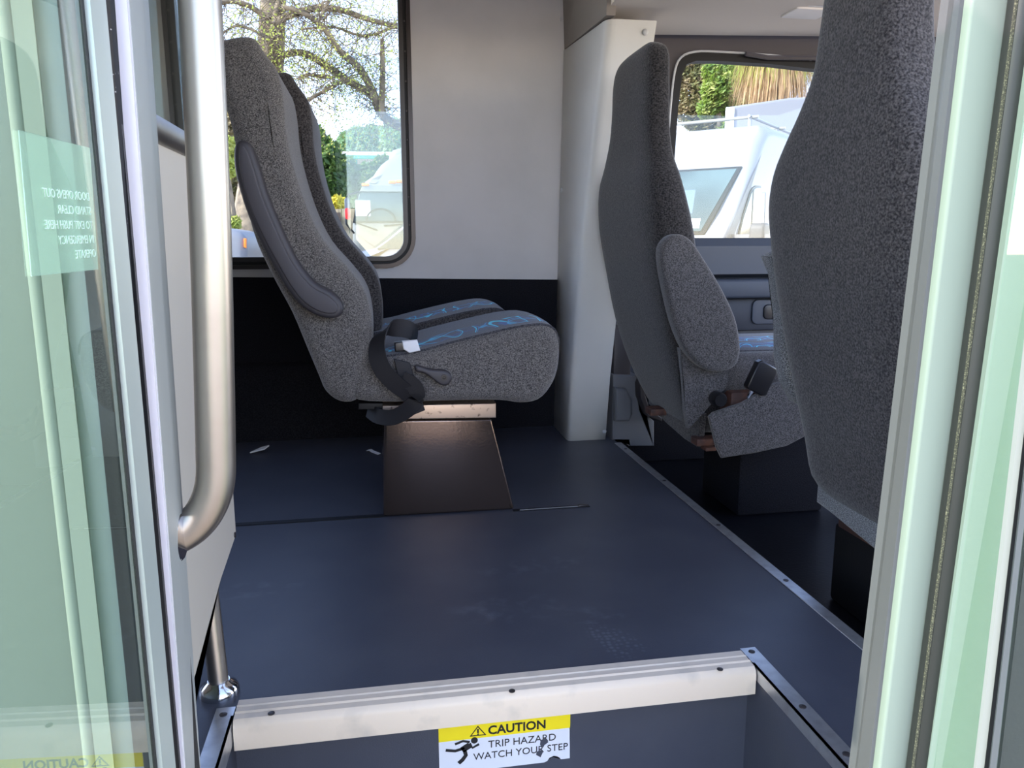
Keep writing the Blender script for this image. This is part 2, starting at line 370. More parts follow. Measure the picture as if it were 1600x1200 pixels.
wo = rrect(-1.0, aY(645, 200, YW).x, aY(600, 419, YW).z, 1.86, .115, 8)
wi = offs(wo, .045)
hole = offs(wo, .012)
struct('wall_far', holed([(-1.7, .50), (.95, .50), (.95, 2.0), (-1.7, 2.0)], hole, YW, YW+.05), M['wall'], 30)
struct('wall_far_rear', holed([(REAR, 0), (-1.7, 0), (-1.7, 2.0), (REAR, 2.0)], [(-5.0, .68), (-1.75, .68), (-1.75, 1.85), (-5.0, 1.85)], YW, YW+.05), M['wall'], 30)
struct('wall_rear', box((REAR-.05, .665, -.42), (REAR, YW+.05, 2.03)), M['wall'], 0)
struct('wall_far_lower', holed([(-1.7, -.02), (.735, -.02), (.735, .10), (-1.7, .10)], [(-1.6, .0), (-1.5, .0), (-1.5, .02)], YW-.004, YW+.05), M['carpet'], 30)
cp = bmesh.new()
hexa(cp, [(-1.7, YW-.010, -.0), (.735, YW-.010, 0), (.735, YW, 0), (-1.7, YW, 0)], [(-1.7, YW-.010, .648), (.735, YW-.010, .604), (.735, YW, .604), (-1.7, YW, .648)])
struct('trim_wall_carpet', cp, M['carpet'], 0)
sh = puffy([(YW-.002, .0), (YW-.055, .0), (YW-.055, .255), (YW-.045, .285), (YW-.02, .30), (YW-.002, .30)], -1.7, .12, .0, lambda a, b, c: Vector((c, a, b)))
struct('trim_wall_ledge', sh, M['carpet'], 50)
fr = thing('window_frame', 'black rounded aluminium frame around the passenger window, in the light grey wall', 'window frame', (0, YW, .7))
fr.name = 'window_1'; del fr['label']; del fr['category']; fr['kind'] = 'structure'
def ringp(o_, i_, y0, y1): return ring2(o_, i_, y0, y1)
obj('window_frame', ringp(wo, offs(wo, .016), YW-.014, YW+.002), mat('bronze_black_frame', (.035, .028, .028), .3, .4), fr)
obj('window_frame', ringp(offs(wo, .016), offs(wo, .028), YW-.005, YW+.02), M['black'], fr)
obj('window_frame', ringp(offs(wo, .028), wi, YW-.016, YW+.03), mat('black_window_frame', (.022, .018, .019), .35), fr)
for k in range(8):
    z = .82+k*.105
    obj('frame_screw', lathe([(.0035, 0), (.0035, -.003), (.001, -.004)], (wo[0][0]+.022 if False else aY(645, 200, YW).x-.022, YW-.004, z), 'Y', 10), M['screw'], fr)
gb = puffy(wi, YW+.012, YW+.017, 0); obj('window_glass', gb, M['glass'], fr)
px0 = aY(522, 200, YW).x; px1 = aY(629, 200, YW).x
obj('sliding_pane', box((px0, YW+.020, .70), (px1-.003, YW+.024, aY(560, 85, YW).z)), M['glass2'], fr)

# pillar cover
pl = thing('pillar_cover', 'pale grey moulded pillar cover riveted between the passenger window wall and the cab', 'pillar', (.75, 2.8, 0))
zs = [0, .25, .55, .9, 1.2, aY(1020, 35, 2.62).z]
bm = bmesh.new(); rings = []
def lerp(a, b, t): return a+(b-a)*t
for i, z in enumerate(zs):
    t = z/zs[-1]
    yf = lerp(2.785, 2.60, t**1.15); bl = Vector((lerp(.705, .735, t), YW-.012, z))
    fl = Vector((lerp(.703, .775, t**1.6), yf, z)); frr = Vector((lerp(.853, .945, t**1.5), yf, z)); br = Vector((frr.x+.005, YW-.09, z))
    rr = lerp(.022, .035, t)
    d1 = (bl-fl).normalized(); d2 = (frr-fl).normalized(); a0 = fl+d1*rr; a1 = fl+d2*rr
    arc = [a0*(1-s)**2+fl*2*s*(1-s)+a1*s*s for s in (0, .25, .5, .75, 1)]
    rings.append([bm.verts.new(p) for p in [bl]+arc+[frr, br]])
n = len(rings[0])
for A, B in zip(rings, rings[1:]):
    for i in range(n-1): bm.faces.new((A[i], A[i+1], B[i+1], B[i]))
bm.faces.new(rings[-1])
o = obj('cover_panel', bm, M['pillar'], pl, 35); sm = o.modifiers.new('s', 'SOLIDIFY'); sm.thickness = .003
def rivet(px, py, Yp, r, par, m=None, ax='Y'):
    p = aY(px, py, Yp)
    return obj('rivet', lathe([(r, .001), (r, -.0015), (r*.8, -.004), (r*.4, -.0055)], p, ax, 16), m or M['rivet'], par)
rivet(1008, 50, 2.602, .011, pl); rivet(948, 578, 2.768, .009, pl); rivet(944, 674, 2.785, .009, pl)
for (x, y) in ((875, 297), (863, 652)):
    p = aX(x, y, .709); obj('rivet', lathe([(.009, 0), (.009, -.003), (.004, -.006)], (.706+.012*max(p.z, 0), p.y, p.z), 'X', 16), M['rivet'], pl)
# header panel above the pillar, bulkhead and ceilings
hp = bmesh.new()
a_ = Vector((.737, YW-.012, zs[-1]+.004)); b_ = Vector((.765, 2.58, zs[-1]+.004)); 
hexa(hp, [a_, b_, b_+Vector((.03, 0, 0)), a_+Vector((.03, 0, 0))], [(.715, YW-.012, 2.0), (.72, 2.4, 2.0), (.78, 2.4, 2.0), (.78, YW-.012, 2.0)])
hd = tag(obj('header_panel', hp, mat('taupe_header_vinyl', (.27, .245, .22), .8), None, 0), 'taupe header panel over the pale grey pillar cover, at the ceiling', 'panel')
obj('rivet', lathe([(.008, 0), (.008, -.004), (.004, -.006)], aX(877, 30, .727), 'X', 14), M['rivet'], hd)
struct('ceiling', box((REAR, .70, 2.0), (.735, YW, 2.03)), M['head'], 0)
cc = bmesh.new()
hexa(cc, [(.775, 1.1, 1.53), (2.6, 1.1, 1.56), (2.6, 2.90, 1.56), (.775, 2.90, 1.50)], [(.775, 1.1, 2.0), (2.6, 1.1, 2.0), (2.6, 2.9, 2.0), (.775, 2.9, 2.0)])
struct('ceiling_cab', cc, M['head'], 0)
cl = thing('ceiling_light', 'white rectangular dome light on the beige cab ceiling', 'ceiling light', aZ(1258, 12, 1.535))
c0 = aZ(1258, 12, 1.54)
bm = puffy(rrect(c0.x-.085, c0.x+.085, c0.y-.085, c0.y+.06, .012), 1.522, 1.56, .004, XY); obj('light_housing', bm, M['alu'], cl)
bm = puffy(rrect(c0.x-.068, c0.x+.068, c0.y-.068, c0.y+.043, .010), 1.515, 1.53, .003, XY); obj('light_lens', bm, M['lamp'], cl)

# driver's door: wall with window
YD = 2.95
gp = [(1048, 372), (1051, 264), (1058, 170), (1064, 118), (1071, 102), (1086, 96), (1120, 96), (1200, 101), (1262, 108), (1500, 125), (1500, 372)]
gl = [(aY(x, y, YD).x, aY(x, y, YD).z) for x, y in gp]
gl[-2] = (2.2, gl[-2][1]); gl[-1] = (2.25, gl[0][1])
def dens(pts, rounds=((3, 4), (4, 4))): return pts
gin = gl
gout = offs(gin, -.034)
struct('wall_driver_side', holed([(.86, gin[0][1]-.07), (2.6, gin[0][1]-.07), (2.6, 1.62), (.86, 1.62)], offs(gin, -.030), YD, YD+.05), M['trim'], 30)
w2 = thing('window_2', None, None, (1.7, YD, .76)); w2['kind'] = 'structure'
obj('window_gasket', ring2(offs(gin, -.030), gin, YD-.012, YD+.04), M['black'], w2)
gline = [Vector((a, YD-.014, b)) for a, b in crom(offs(gin, -.032), 3)]
obj('window_gasket_lip', tube(gline[:-6], .0042, 6), M['rivet'], w2)
obj('window_glass', puffy(gin, YD+.02, YD+.025, 0), M['glass'], w2)
drm = M['door']
dd = thing('door_1', None, None, (1.7, YD, 0)); dd['kind'] = 'structure'
zt = gin[0][1]-.002
obj('door_panel', puffy([(YD-.055, zt), (YD-.075, zt-.03), (YD-.075, aY(1195, 428, YD-.075).z), (YD-.02, aY(1195, 432, YD-.02).z-.005), (YD-.02, -.12), (YD+.05, -.12), (YD+.05, zt)], .87, 2.6, 0, lambda a, b, c: Vector((c, a, b))), drm, dd, 30)
za = aY(1195, 436, YD-.11).z
obj('shade_filler', box((.90, YD-.10, -.12), (2.55, YD-.018, .20), .01), M['carpet'], dd)  # added black box standing in for the shade low behind the seats
obj('door_armrest', box((1.05, YD-.12, za-.075), (2.5, YD-.01, za), .012, 3), drm, dd)
zp = aY(1195, 470, YD-.05).z
obj('door_pocket', box((1.05, YD-.06, zp-.12), (2.5, YD-.01, zp+.012), .01, 2), mat('dark_slate_plastic', (.028, .033, .045), .55), dd)
hc = aY(1199, 487, YD-.06)
obj('handle_bezel', puffy(rrect(hc.x-.07, hc.x+.09, hc.z-.05, hc.z+.05, .025), YD-.068, YD-.055, .004), M['door'], dd)
obj('door_handle', puffy(rrect(hc.x-.022, hc.x+.07, hc.z-.03, hc.z+.03, .018), YD-.074, YD-.06, .004), M['blackgl'], dd)
obj('trim_button', lathe([(.009, 0), (.009, -.004), (.003, -.005)], aY(1038, 93, YD), 'Y', 14), M['trim'], dd)

# roll-shade / visor bracket along the header
tag(obj('header_trim_strip', tube([aY(1165, 84, YD-.03), aY(1200, 90, YD-.03), aY(1275, 91, YD-.03), aY(1400, 95, YD-.03)], .009, 8), M['trim'], None), 'thin dark trim strip along the top of the cab door window', 'trim strip')

# grey belt anchor cover at pillar foot
YB = 2.76
def P2(pts, Y): return [(aY(x, y, Y).x, aY(x, y, Y).z) for x, y in pts]
ac = thing('belt_anchor_cover', 'grey plastic belt anchor cover on the floor beside the pale pillar', 'cover', (.98, YB, -.08))
obj('cover_body', puffy(P2([(957, 688), (958, 586), (1000, 588), (996, 610), (1000, 640), (1022, 658), (1022, 697), (983, 697), (982, 688)], YB), YB, YB+.12, .004), M['grey'], ac)
obj('moulded_bump', puffy(P2([(958, 604), (976, 606), (984, 622), (985, 645), (980, 656), (958, 656)], YB), YB-.03, YB+.01, .012), M['grey'], ac)
obj('cover_recess', puffy(P2([(1001, 588), (1006, 590), (1004, 615), (1012, 640), (1030, 650), (1030, 656), (1008, 648), (997, 620), (996, 600)], YB-.03), YB-.06, YB+.02, .003), M['arm'], ac)
obj('upper_pillar_trim', box((aY(958, 500, YB+.05).x, YB+.03, .215), (aY(985, 500, YB+.05).x, YB+.12, .44), .006), M['arm'], ac)

# ------------------------------------------------------------ floor trims
def screws(par, pts, r=.006, nm='screw'):
    for p in pts: obj(nm, lathe([(r, 0), (r, .0012), (r*.5, .002)], p, 'Z', 12), M['screw'], par)
t = thing('floor_trim_strip', 'long thin aluminium floor trim strip between the vinyl floor and the black cab floor', 'trim strip', (CABX, 1.9, 0))
obj('strip', box((CABX-.016, .72, .0002), (CABX+.012, 2.72, .003), .001, 1), M['alu'], t)
screws(t, [(CABX-.002, y, .003) for y in (.95, aZ(1226, 909).y, aZ(1125, 822).y, aZ(1046, 752).y, aZ(990, 702).y)])
t = thing('step_edge_strip', 'aluminium angle strip on the cab side of the step well, right of the cream nosing', 'trim strip', (STX1, .95, 0))
bm = box((STX1-.004, .70, .0002), (STX1+.026, NOSEY+.03, .0035)); bx(bm, (STX1-.004, .70, -.022), (STX1-.0005, NOSEY-.02, .0035)); obj('strip', bm, M['alu'], t, 0)
screws(t, [(STX1+.012, y, .0035) for y in (1.215, aZ(1250, 1108).y, aZ(1316, 1183).y, .80)])
t = thing('step_edge_strip', 'aluminium angle strip on the rear side of the step well, beside the chrome pole foot', 'trim strip', (STX0, .95, 0))
bm = box((STX0-.026, .70, .0002), (STX0+.004, NOSEY+.005, .0035)); bx(bm, (STX0+.0005, .70, -.035), (STX0+.004, NOSEY-.02, .0035)); obj('strip', bm, M['alu'], t, 0)
screws(t, [(STX0-.012, y, .0035) for y in (1.185, 1.03, .85)])
t = thing('step_nosing', 'cream ribbed step nosing along the floor edge above the caution sticker', 'step nosing', (.2, NOSEY, 0))
pr = [(1.222, .0), (1.222, .004), (1.205, .004), (1.203, .006), (1.201, .004), (1.188, .0035), (1.186, .006), (1.183, .0035), (1.170, .003), (1.164, -.002), (1.161, -.010), (1.161, -.047), (1.168, -.047), (1.172, -.012), (NOSEY+.0, -.008), (NOSEY, 0)]
obj('nosing_profile', puffy(pr, STX0+.006, STX1-.006, 0, YZ), M['nose'], t, 30)
screws(t, [aZ(424, 1115, .004), aZ(800, 1080, .004), aZ(1125, 1046, .004)], .0055)
tag(obj('seat_track', box((-1.6, 2.068, -.0), (.0, 2.09, .002)), M['black'], None, 0), 'dark recessed seat track running along the floor left of the pedestal', 'seat track')
t = thing('seat_track', 'short metal seat track slot in the floor right of the pedestal', 'seat track', (.47, 2.055, 0))
obj('track_slot', box((.36, 2.046, .0), (.585, 2.064, .002), .0006, 1), M['black'], t, 0)
obj('track_rail', box((.38, 2.050, .001), (.575, 2.053, .0035)), M['alu'], t, 0)
obj('track_stop', box((.55, 2.048, .001), (.58, 2.062, .006), .002), M['screw'], t)
p = aZ(405, 707); tag(obj('paper_scrap', puffy([(p.x-.03, p.y-.012), (p.x+.022, p.y-.018), (p.x+.034, p.y+.016), (p.x+.006, p.y+.02)], .001, .006, 0, lambda a, b, c: Vector((a, b, c+(a-p.x)*.25+.008))), M['paper'], None, 0), 'small white paper scrap on the dark floor behind the passenger seat', 'paper scrap')
p = aZ(583, 706); tag(obj('wrapper_scrap', ribbon([p+Vector(q) for q in ((-.02, .02, .002), (-.01, 0, .008), (0, -.012, .004), (.016, -.03, .002), (.022, -.045, .003))], (1, .5, .3), .012, .0006), M['paper'], None), 'twisted white wrapper scrap on the floor beside the seat pedestal', 'wrapper')

# caution sticker on the riser
ys = NOSEY-.0005
sa, sb, sc_, sd_ = (aY(x, y, ys) for x, y in ((685, 1137), (891, 1116), (889, 1192), (687, 1212)))
SW = (sb-sa).length; SX = (sa.x+sb.x)/2; ST = (sa.z+sb.z)/2
t = thing('caution_sticker', 'torn yellow and white CAUTION TRIP HAZARD sticker on the dark step riser', 'sticker', (SX, ys, ST-.04))
SH = SW*.40
base = [(-.5, -.40), (-.30, -.395), (-.29, -.382), (-.25, -.385), (-.24, -.395), (-.20, -.39), (-.19, -.375), (-.155, -.38), (-.15, -.385), (.30, -.385), (.325, -.375), (.34, -.350), (.375, -.338), (.41, -.350), (.43, -.375), (.5, -.375), (.495, -.05), (.5, 0), (-.5, 0)]
S = lambda a, b: (SX+a*SW, ST+b*SW)
obj('sticker_sheet', puffy([S(a, b) for a, b in base], ys-.0006, ys, 0), M['stickw'], t, 0)
obj('yellow_band', puffy([S(a, b) for a, b in ((-.5, -.115), (.5, -.115), (.5, 0), (-.5, 0))], ys-.0009, ys-.0006, 0), M['yellow'], t, 0)
def TM(a, b, y): return Matrix.Translation((SX+a*SW, y, ST+b*SW)) @ Matrix.Rotation(math.radians(90), 4, 'X')
obj('caution_lettering', text_bm('CAUTION', SW*.098, TM(.09, -.093, ys-.001), bold=.0006), M['ink'], t, 0)
obj('trip_hazard_lettering', text_bm('TRIP HAZARD', SW*.083, TM(.13, -.205, ys-.0008)), M['ink'], t, 0)
obj('watch_your_step_lettering', text_bm('WATCH YOUR STEP', SW*.080, TM(.12, -.295, ys-.0008)), M['ink'], t, 0)
tri = [S(-.27, -.095), S(-.145, -.095), S(-.2075, -.012)]
bm = ring2(tri, offs(tri, SW*.008), ys-.0013, ys-.0009); bx(bm, (S(-.214, 0)[0], ys-.0013, S(0, -.072)[1]), (S(-.201, 0)[0], ys-.0009, S(0, -.038)[1])); bx(bm, (S(-.214, 0)[0], ys-.0013, S(0, -.086)[1]), (S(-.201, 0)[0], ys-.0009, S(0, -.077)[1]))
obj('warning_triangle', bm, M['ink'], t, 0)
bm = bmesh.new()
def limb(bm, pts, w):
    q = [Vector((S(a, b)[0], ys-.0011, S(a, b)[1])) for a, b in pts]; ribbon(q, (0, 0, 1) if abs(q[0].x-q[-1].x) > abs(q[0].z-q[-1].z) else (1, 0, 0), w*SW, .0002, bm)
for pts, w_ in (([(-.45, -.185), (-.38, -.20), (-.31, -.185)], .022), ([(-.33, -.20), (-.27, -.165)], .05), ([(-.38, -.145), (-.32, -.125), (-.27, -.14)], .018), ([(-.27, -.15), (-.25, -.19), (-.20, -.165)], .018), ([(-.31, -.20), (-.30, -.245), (-.325, -.28), (-.355, -.305)], .03)): limb(bm, pts, w_)
lathe([(.026*SW, -.0002), (.026*SW, .0002)], (S(-.235, 0)[0], ys-.0011, S(0, -.13)[1]), 'Y', 16, bm)
obj('tripping_figure', bm, M['ink'], t, 0)
bm = puffy([S(a, b) for a, b in ((.27, -.19), (.31, -.18), (.33, -.215), (.30, -.235), (.29, -.255), (.265, -.23))], ys-.0014, ys-.001, 0)
puffy([S(a, b) for a, b in ((.24, -.285), (.27, -.275), (.29, -.29), (.27, -.335), (.235, -.31))], ys-.0014, ys-.001, 0, bm=bm)
obj('torn_patch', bm, M['floor'], t, 0)

# ------------------------------------------------------------ door surround, rail, pole, panel
def vline(pt, pb, Y):
    a, b = aY(*pt, Y), aY(*pb, Y); return lambda z: a.x+(b.x-a.x)*(z-a.z)/(b.z-a.z)
ZT, ZB = 1.5, -.45
def column(fx0, fx1, y0, y1, name, m, par=None, bev=0):
    b4 = [(fx0(ZB), y0, ZB), (fx1(ZB), y0, ZB), (fx1(ZB), y1, ZB), (fx0(ZB), y1, ZB)]; t4 = [(fx0(ZT), y0, ZT), (fx1(ZT), y0, ZT), (fx1(ZT), y1, ZT), (fx0(ZT), y1, ZT)]
    return obj(name, hexa(bmesh.new(), b4, t4, bev), m, par)
# right jamb
rj = thing('door_jamb', 'aluminium and mint white door jamb in front of the front passenger seat', 'door jamb', (.52, .66, ZB))
i0 = vline((1481, 0), (1335, 1200), .69); i1 = vline((1500, 0), (1358, 1200), .65); i2 = vline((1583, 0), (1423, 1200), .64)
b4 = [(i0(ZB), .69, ZB), (i1(ZB), .652, ZB), (i1(ZB)+.04, .69, ZB)]; 
bm = bmesh.new()
v = [bm.verts.new(q) for q in ((i0(ZB), .70, ZB), (i0(ZB)+.001, .69, ZB), (i1(ZB), .650, ZB), (i1(ZB)+.1, .650, ZB), (i1(ZB)+.1, .70, ZB), (i0(ZT), .70, ZT), (i0(ZT)+.001, .69, ZT), (i1(ZT), .650, ZT), (i1(ZT)+.1, .650, ZT), (i1(ZT)+.1, .70, ZT))]
for k in range(5): bm.faces.new((v[k], v[(k+1) % 5], v[5+(k+1) % 5], v[5+k]))
bm.faces.new(v[:5][::-1]); bm.faces.new(v[5:])
obj('jamb_edge', bm, mat('grey_jamb_edge', (.095, .095, .10), .45), rj, 20)
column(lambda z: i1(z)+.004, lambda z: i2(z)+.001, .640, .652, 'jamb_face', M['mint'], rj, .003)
s0 = vline((1583, 0), (1422, 1200), .63)
sealp = [Vector((s0(z)+.0125, .632, z)) for z in (ZB, ZT)]
o = tag(obj('door_seal', tube(sealp, .0125, 20), mat('dark_grey_rubber_seal', (.018, .019, .018), .45, spec=.3), None), 'round dark rubber door seal standing beside the mint white jamb', 'door seal')
obj('seal_lip', tube([q+Vector((-.0118, -.005, 0)) for q in sealp], .0016, 6), mat('speckled_seal_edge', (.03, .03, .02), .9, 0, ((.16, .15, .10), 700, .5, .7)), o)
# right folded leaf (glass panel with stiles)
rl = thing('door_leaf', 'open folding door leaf with green glass at the right edge of the doorway', 'door leaf', (.60, .6, ZB))
g0 = vline((1598, 200), (1458, 1200), .615); g1 = vline((1580, 700), (1521, 1200), .57); g2 = vline((1594, 700), (1535, 1200), .565); g3 = vline((1603, 700), (1545, 1200), .555); g4 = vline((1614, 700), (1557, 1200), .55)
ztop, zbt = 1.5, -.45
def quadcol(fa, ya, fb, yb, th, name, m, par):
    dirs = Vector((fb(0)-fa(0), yb-ya, 0)).normalized(); nn = Vector((-dirs.y, dirs.x, 0))*th
    A = [Vector((fa(z), ya, z)) for z in (ZB, ZT)]; B = [Vector((fb(z), yb, z)) for z in (ZB, ZT)]
    return obj(name, hexa(bmesh.new(), [A[0], B[0], B[0]+nn, A[0]+nn], [A[1], B[1], B[1]+nn, A[1]+nn]), m, par, 0)
quadcol(g0, .615, g1, .57, .006, 'edge_glass', M['gglass'], rl)
quadcol(lambda z: g0(z)-.001, .628, lambda z: g1(z)+.03, .60, .01, 'rear_stile', mat('pale_green_grey_stile', (.17, .21, .185), .4), rl)
quadcol(g1, .57, g2, .563, .012, 'stile', mat('light_grey_stile_paint', (.20, .205, .20), .45), rl)
quadcol(g2, .563, g3, .555, .010, 'gasket', M['black'], rl)
ge = lambda z: g4(z)+.10
quadcol(g3, .555, g4, .55, .010, 'inner_stile', mat('pale_grey_stile', (.12, .13, .12), .4), rl)
quadcol(g4, .55, ge, .20, .005, 'door_glass', M['gglass'], rl)
# left jamb: satin strip + return
lj = thing('door_jamb', 'satin aluminium door jamb beside the stainless grab rail', 'door jamb', (-.18, .68, ZB))
l0 = vline((177, 0), (258, 1150), .66); l1 = vline((198, 0), (287, 1200), .66); l2 = vline((232, 0), (312, 1180), .735)
def prism(pf):
    bm = bmesh.new(); v = [[bm.verts.new(q) for q in pf(z)] for z in (ZB, ZT)]; n = len(v[0])
    for k in range(n): bm.faces.new((v[0][k], v[0][(k+1) % n], v[1][(k+1) % n], v[1][k]))
    bm.faces.new(v[0][::-1]); bm.faces.new(v[1]); return bm
obj('jamb_profile', prism(lambda z: ((l0(z), .66, z), (l1(z), .66, z), (l1(z), .665, z), (l0(z), .67, z))), M['jamb'], lj, 20)
obj('jamb_return', prism(lambda z: ((l1(z)-.004, .665, z), (l1(z)+.0005, .665, z), (l2(z), .735, z), (l2(z)-.06, .735, z))), M['jambg'], lj, 20)
q0 = vline((170, 0), (250, 1150), .655)
o = column(lambda z: q0(z), lambda z: l0(z)+.001, .648, .668, 'brush_seal', mat('black_brush_seal', (.008, .008, .01), .9, 0, ((.3, .3, .32), 220, .68, .74)), lj)
# body around the doorway (outside skin, seen through the left glass)
fx0 = aY(90, 600, .655).x
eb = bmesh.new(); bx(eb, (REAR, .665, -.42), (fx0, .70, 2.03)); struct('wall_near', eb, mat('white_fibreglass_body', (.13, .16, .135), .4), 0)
fx = lambda px: aY(px, 600, .655).x
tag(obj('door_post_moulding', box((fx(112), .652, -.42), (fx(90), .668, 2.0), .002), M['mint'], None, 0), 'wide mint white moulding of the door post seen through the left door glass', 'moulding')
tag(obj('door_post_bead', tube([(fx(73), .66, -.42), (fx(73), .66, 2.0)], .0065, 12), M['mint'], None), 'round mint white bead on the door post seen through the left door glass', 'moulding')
tag(obj('door_post_panel', box((fx(112), .660, -.42), (fx(150), .70, 2.0)), mat('grey_green_post', (.20, .25, .235), .4), None, 0), 'grey green door post panel beside the black rubber strip', 'panel')
struct('wall_near_top', box((fx0, .665, 1.62), (2.6, .70, 2.03)), M['wall'], 0)
struct('wall_near_front', box((.66, .665, -.42), (2.6, .70, .72)), M['trim'], 0)
tag(obj('door_gap_seal', box((aY(150, 600, .655).x, .655, -.42), (-.188, .72, 1.9)), M['black'], None, 0), 'wide black rubber strip behind the left door glass', 'door seal')
# left leaf
lf = thing('door_leaf', 'open door leaf of pale green glass with a notice, left of the doorway', 'door leaf', (-.2, .3, ZB))
A5 = math.radians(2.8); md = Vector((-math.sin(A5), -math.cos(A5), 0)); nd = Vector((math.cos(A5), -math.sin(A5), 0))
E0 = Vector((-.1965, .640, 0))
def leafbox(s0_, s1_, z0, z1, t0, t1, name, m, par=lf, sm=0):
    A = E0+md*s0_; B = E0+md*s1_
    b4 = [A+nd*t0, B+nd*t0, B+nd*t1, A+nd*t1]
    tilt = lambda p, z: p+Vector((-.006*(z-.6)*0, 0, z))
    return obj(name, hexa(bmesh.new(), [tilt(p, z0) for p in b4], [tilt(p, z1) for p in b4]), m, par, sm)
leafbox(0, .030, ZB, ZT, .0, .010, 'stile', mat('pale_grey_green_stile', (.40, .44, .41), .4, .4))
leafbox(.030, .034, ZB, ZT, -.004, .006, 'gasket', M['black'])
lg = leafbox(.034, .30, ZB, ZT, 0, .005, 'door_glass', M['gglass'])
leafbox(.30, .34, ZB, ZT, -.01, .012, 'near_stile', mat('grey_stile', (.45, .46, .45), .5))
# notice on the glass
def onleaf(px, py, t=.0062):
    d = ray(px, py); o_ = E0+nd*t; k = (o_-CO).dot(nd)/d.dot(nd); return CO+d*k
n4 = [onleaf(*q) for q in ((28, 203), (139, 231), (152, 421), (48, 432))]
nx = (n4[1]-n4[0]).length
bm = bmesh.new(); vs = [bm.verts.new(p) for p in n4]; bm.faces.new(vs); 
g = bmesh.ops.extrude_face_region(bm, geom=bm.faces[:]); [setattr(e, 'co', e.co+nd*.0006) for e in g['geom'] if isinstance(e, bmesh.types.BMVert)]
notice = obj('door_notice', bm, glass('translucent_notice_film', (.85, .93, .88), .02, .30, (.42, .54, .46)), lf, 0)
ux = (n4[1]-n4[0]).normalized(); uz = Vector((0, 0, 1)); 
top = (n4[0]+n4[1])/2
for k, s in enumerate(('DOOR OPENS OUT', 'STAND CLEAR', 'TO EXIT PUSH HERE', 'IN EMERGENCY', 'OPERATE')):
    cpt = n4[1] - ux*.010 + Vector((0, 0, -.036-.0095*k)) + ux*.0003*k
    Mx = Matrix((( ux.x, uz.x, nd.x, cpt.x+nd.x*.001), (ux.y, uz.y, nd.y, cpt.y+nd.y*.001), (ux.z, uz.z, nd.z, cpt.z), (0, 0, 0, 1)))
    obj('mirrored_lettering', text_bm(s, .0078, Mx, .0001, 0, True, 'LEFT'), mat('pale_lettering', (.50, .62, .55), .6) if k == 0 else bpy.data.materials['pale_lettering'], notice, 0)

# modesty panel left of the doorway
PX = -.27
mp_ = thing('modesty_panel', 'warm grey modesty panel behind the stainless grab rail, with small window above', 'modesty panel', (PX, 1.0, .1))
def onX(px, py, X=PX): p = aX(px, py, X); return (p.y, p.z)
e1 = aX(345, 500, PX).y
zc = onX(345, 905); zl = onX(303, 1062)
zw = onX(262, 232)[1]
outl = [(.735, zl[1]-.05), (zl[0]-.03, zl[1]-.05), zl, zc, (e1, zc[1]+.02), (e1, zw), (.735, zw)]
obj('panel_board', puffy(outl, PX-.02, PX, 0, YZ), M['panel'], mp_, 0)
obj('top_rail', tube([Vector((PX-.005, y, zw+.018)) for y in (.735, 1.0, e1)], .019, 16), M['steel'], mp_)
obj('glass_pane', box((PX-.012, .735, zw+.03), (PX-.007, e1, 2.0)), glass('smoked_glass', (.25, .27, .24), .08, .1, (.18, .17, .14)), mp_, 0)
obj('post_trim', box((PX-.016, e1-.012, zw+.02), (PX-.002, e1+.004, 2.0)), M['trim'], mp_, 0)
obj('sash_bar', box((PX-.006, e1-.05, zw+.03), (PX-.002, e1-.035, 2.0)), M['rivet'], mp_, 0)
hb = aX(342, 886, PX)
obj('bolt', lathe([(.005, 0), (.005, .002)], (PX, e1-.015, hb.z), 'X', 10), M['screw'], mp_)
# stanchion
sp_ = aZ(347, 1082)
t = thing('stanchion_pole', 'upright chrome stanchion pole with round floor flange behind the modesty panel', 'pole', (sp_.x, sp_.y, 0))
obj('pole', tube([(sp_.x-.004, sp_.y+.0, .01), (sp_.x-.022, sp_.y+.035, .30), (PX-.045, e1+.05, 2.0)], .0165, 20), M['steel'], t)
obj('floor_flange', lathe([(.033, .0), (.033, .006), (.030, .014), (.022, .020), (.018, .024)], (sp_.x-.004, sp_.y, .0), 'Z', 28), M['chrome'], t)
# grab rail
GY = .735
gpx = [(311, -60, GY), (331, 200, GY), (341, 400, GY), (347, 600, GY), (344, 700, GY), (338, 760, GY-.0), (325, 798, GY-.002), (305, 822, GY-.005), (282, 838, GY-.01), (262, 842, GY-.01)]
gpp = [(306, -60), (312, 0), (322, 200), (330, 400), (335, 600), (337, 700), (337, 745), (331, 775), (318, 802), (300, 822), (280, 835), (262, 842)]
pts = [tuple(aY(x, y, GY)) for x, y in gpp]
gr = thing('grab_rail', 'thick stainless steel grab rail curving into the left door jamb', 'grab rail', aY(337, 745, GY))
obj('rail_tube', tube(crom(pts, 5, False), .0178, 28), M['steel'], gr)
obj('rail_bracket', lathe([(.024, 0), (.024, .006), (.02, .010)], aY(268, 841, GY-.02), 'X', 20), M['chrome'], gr)

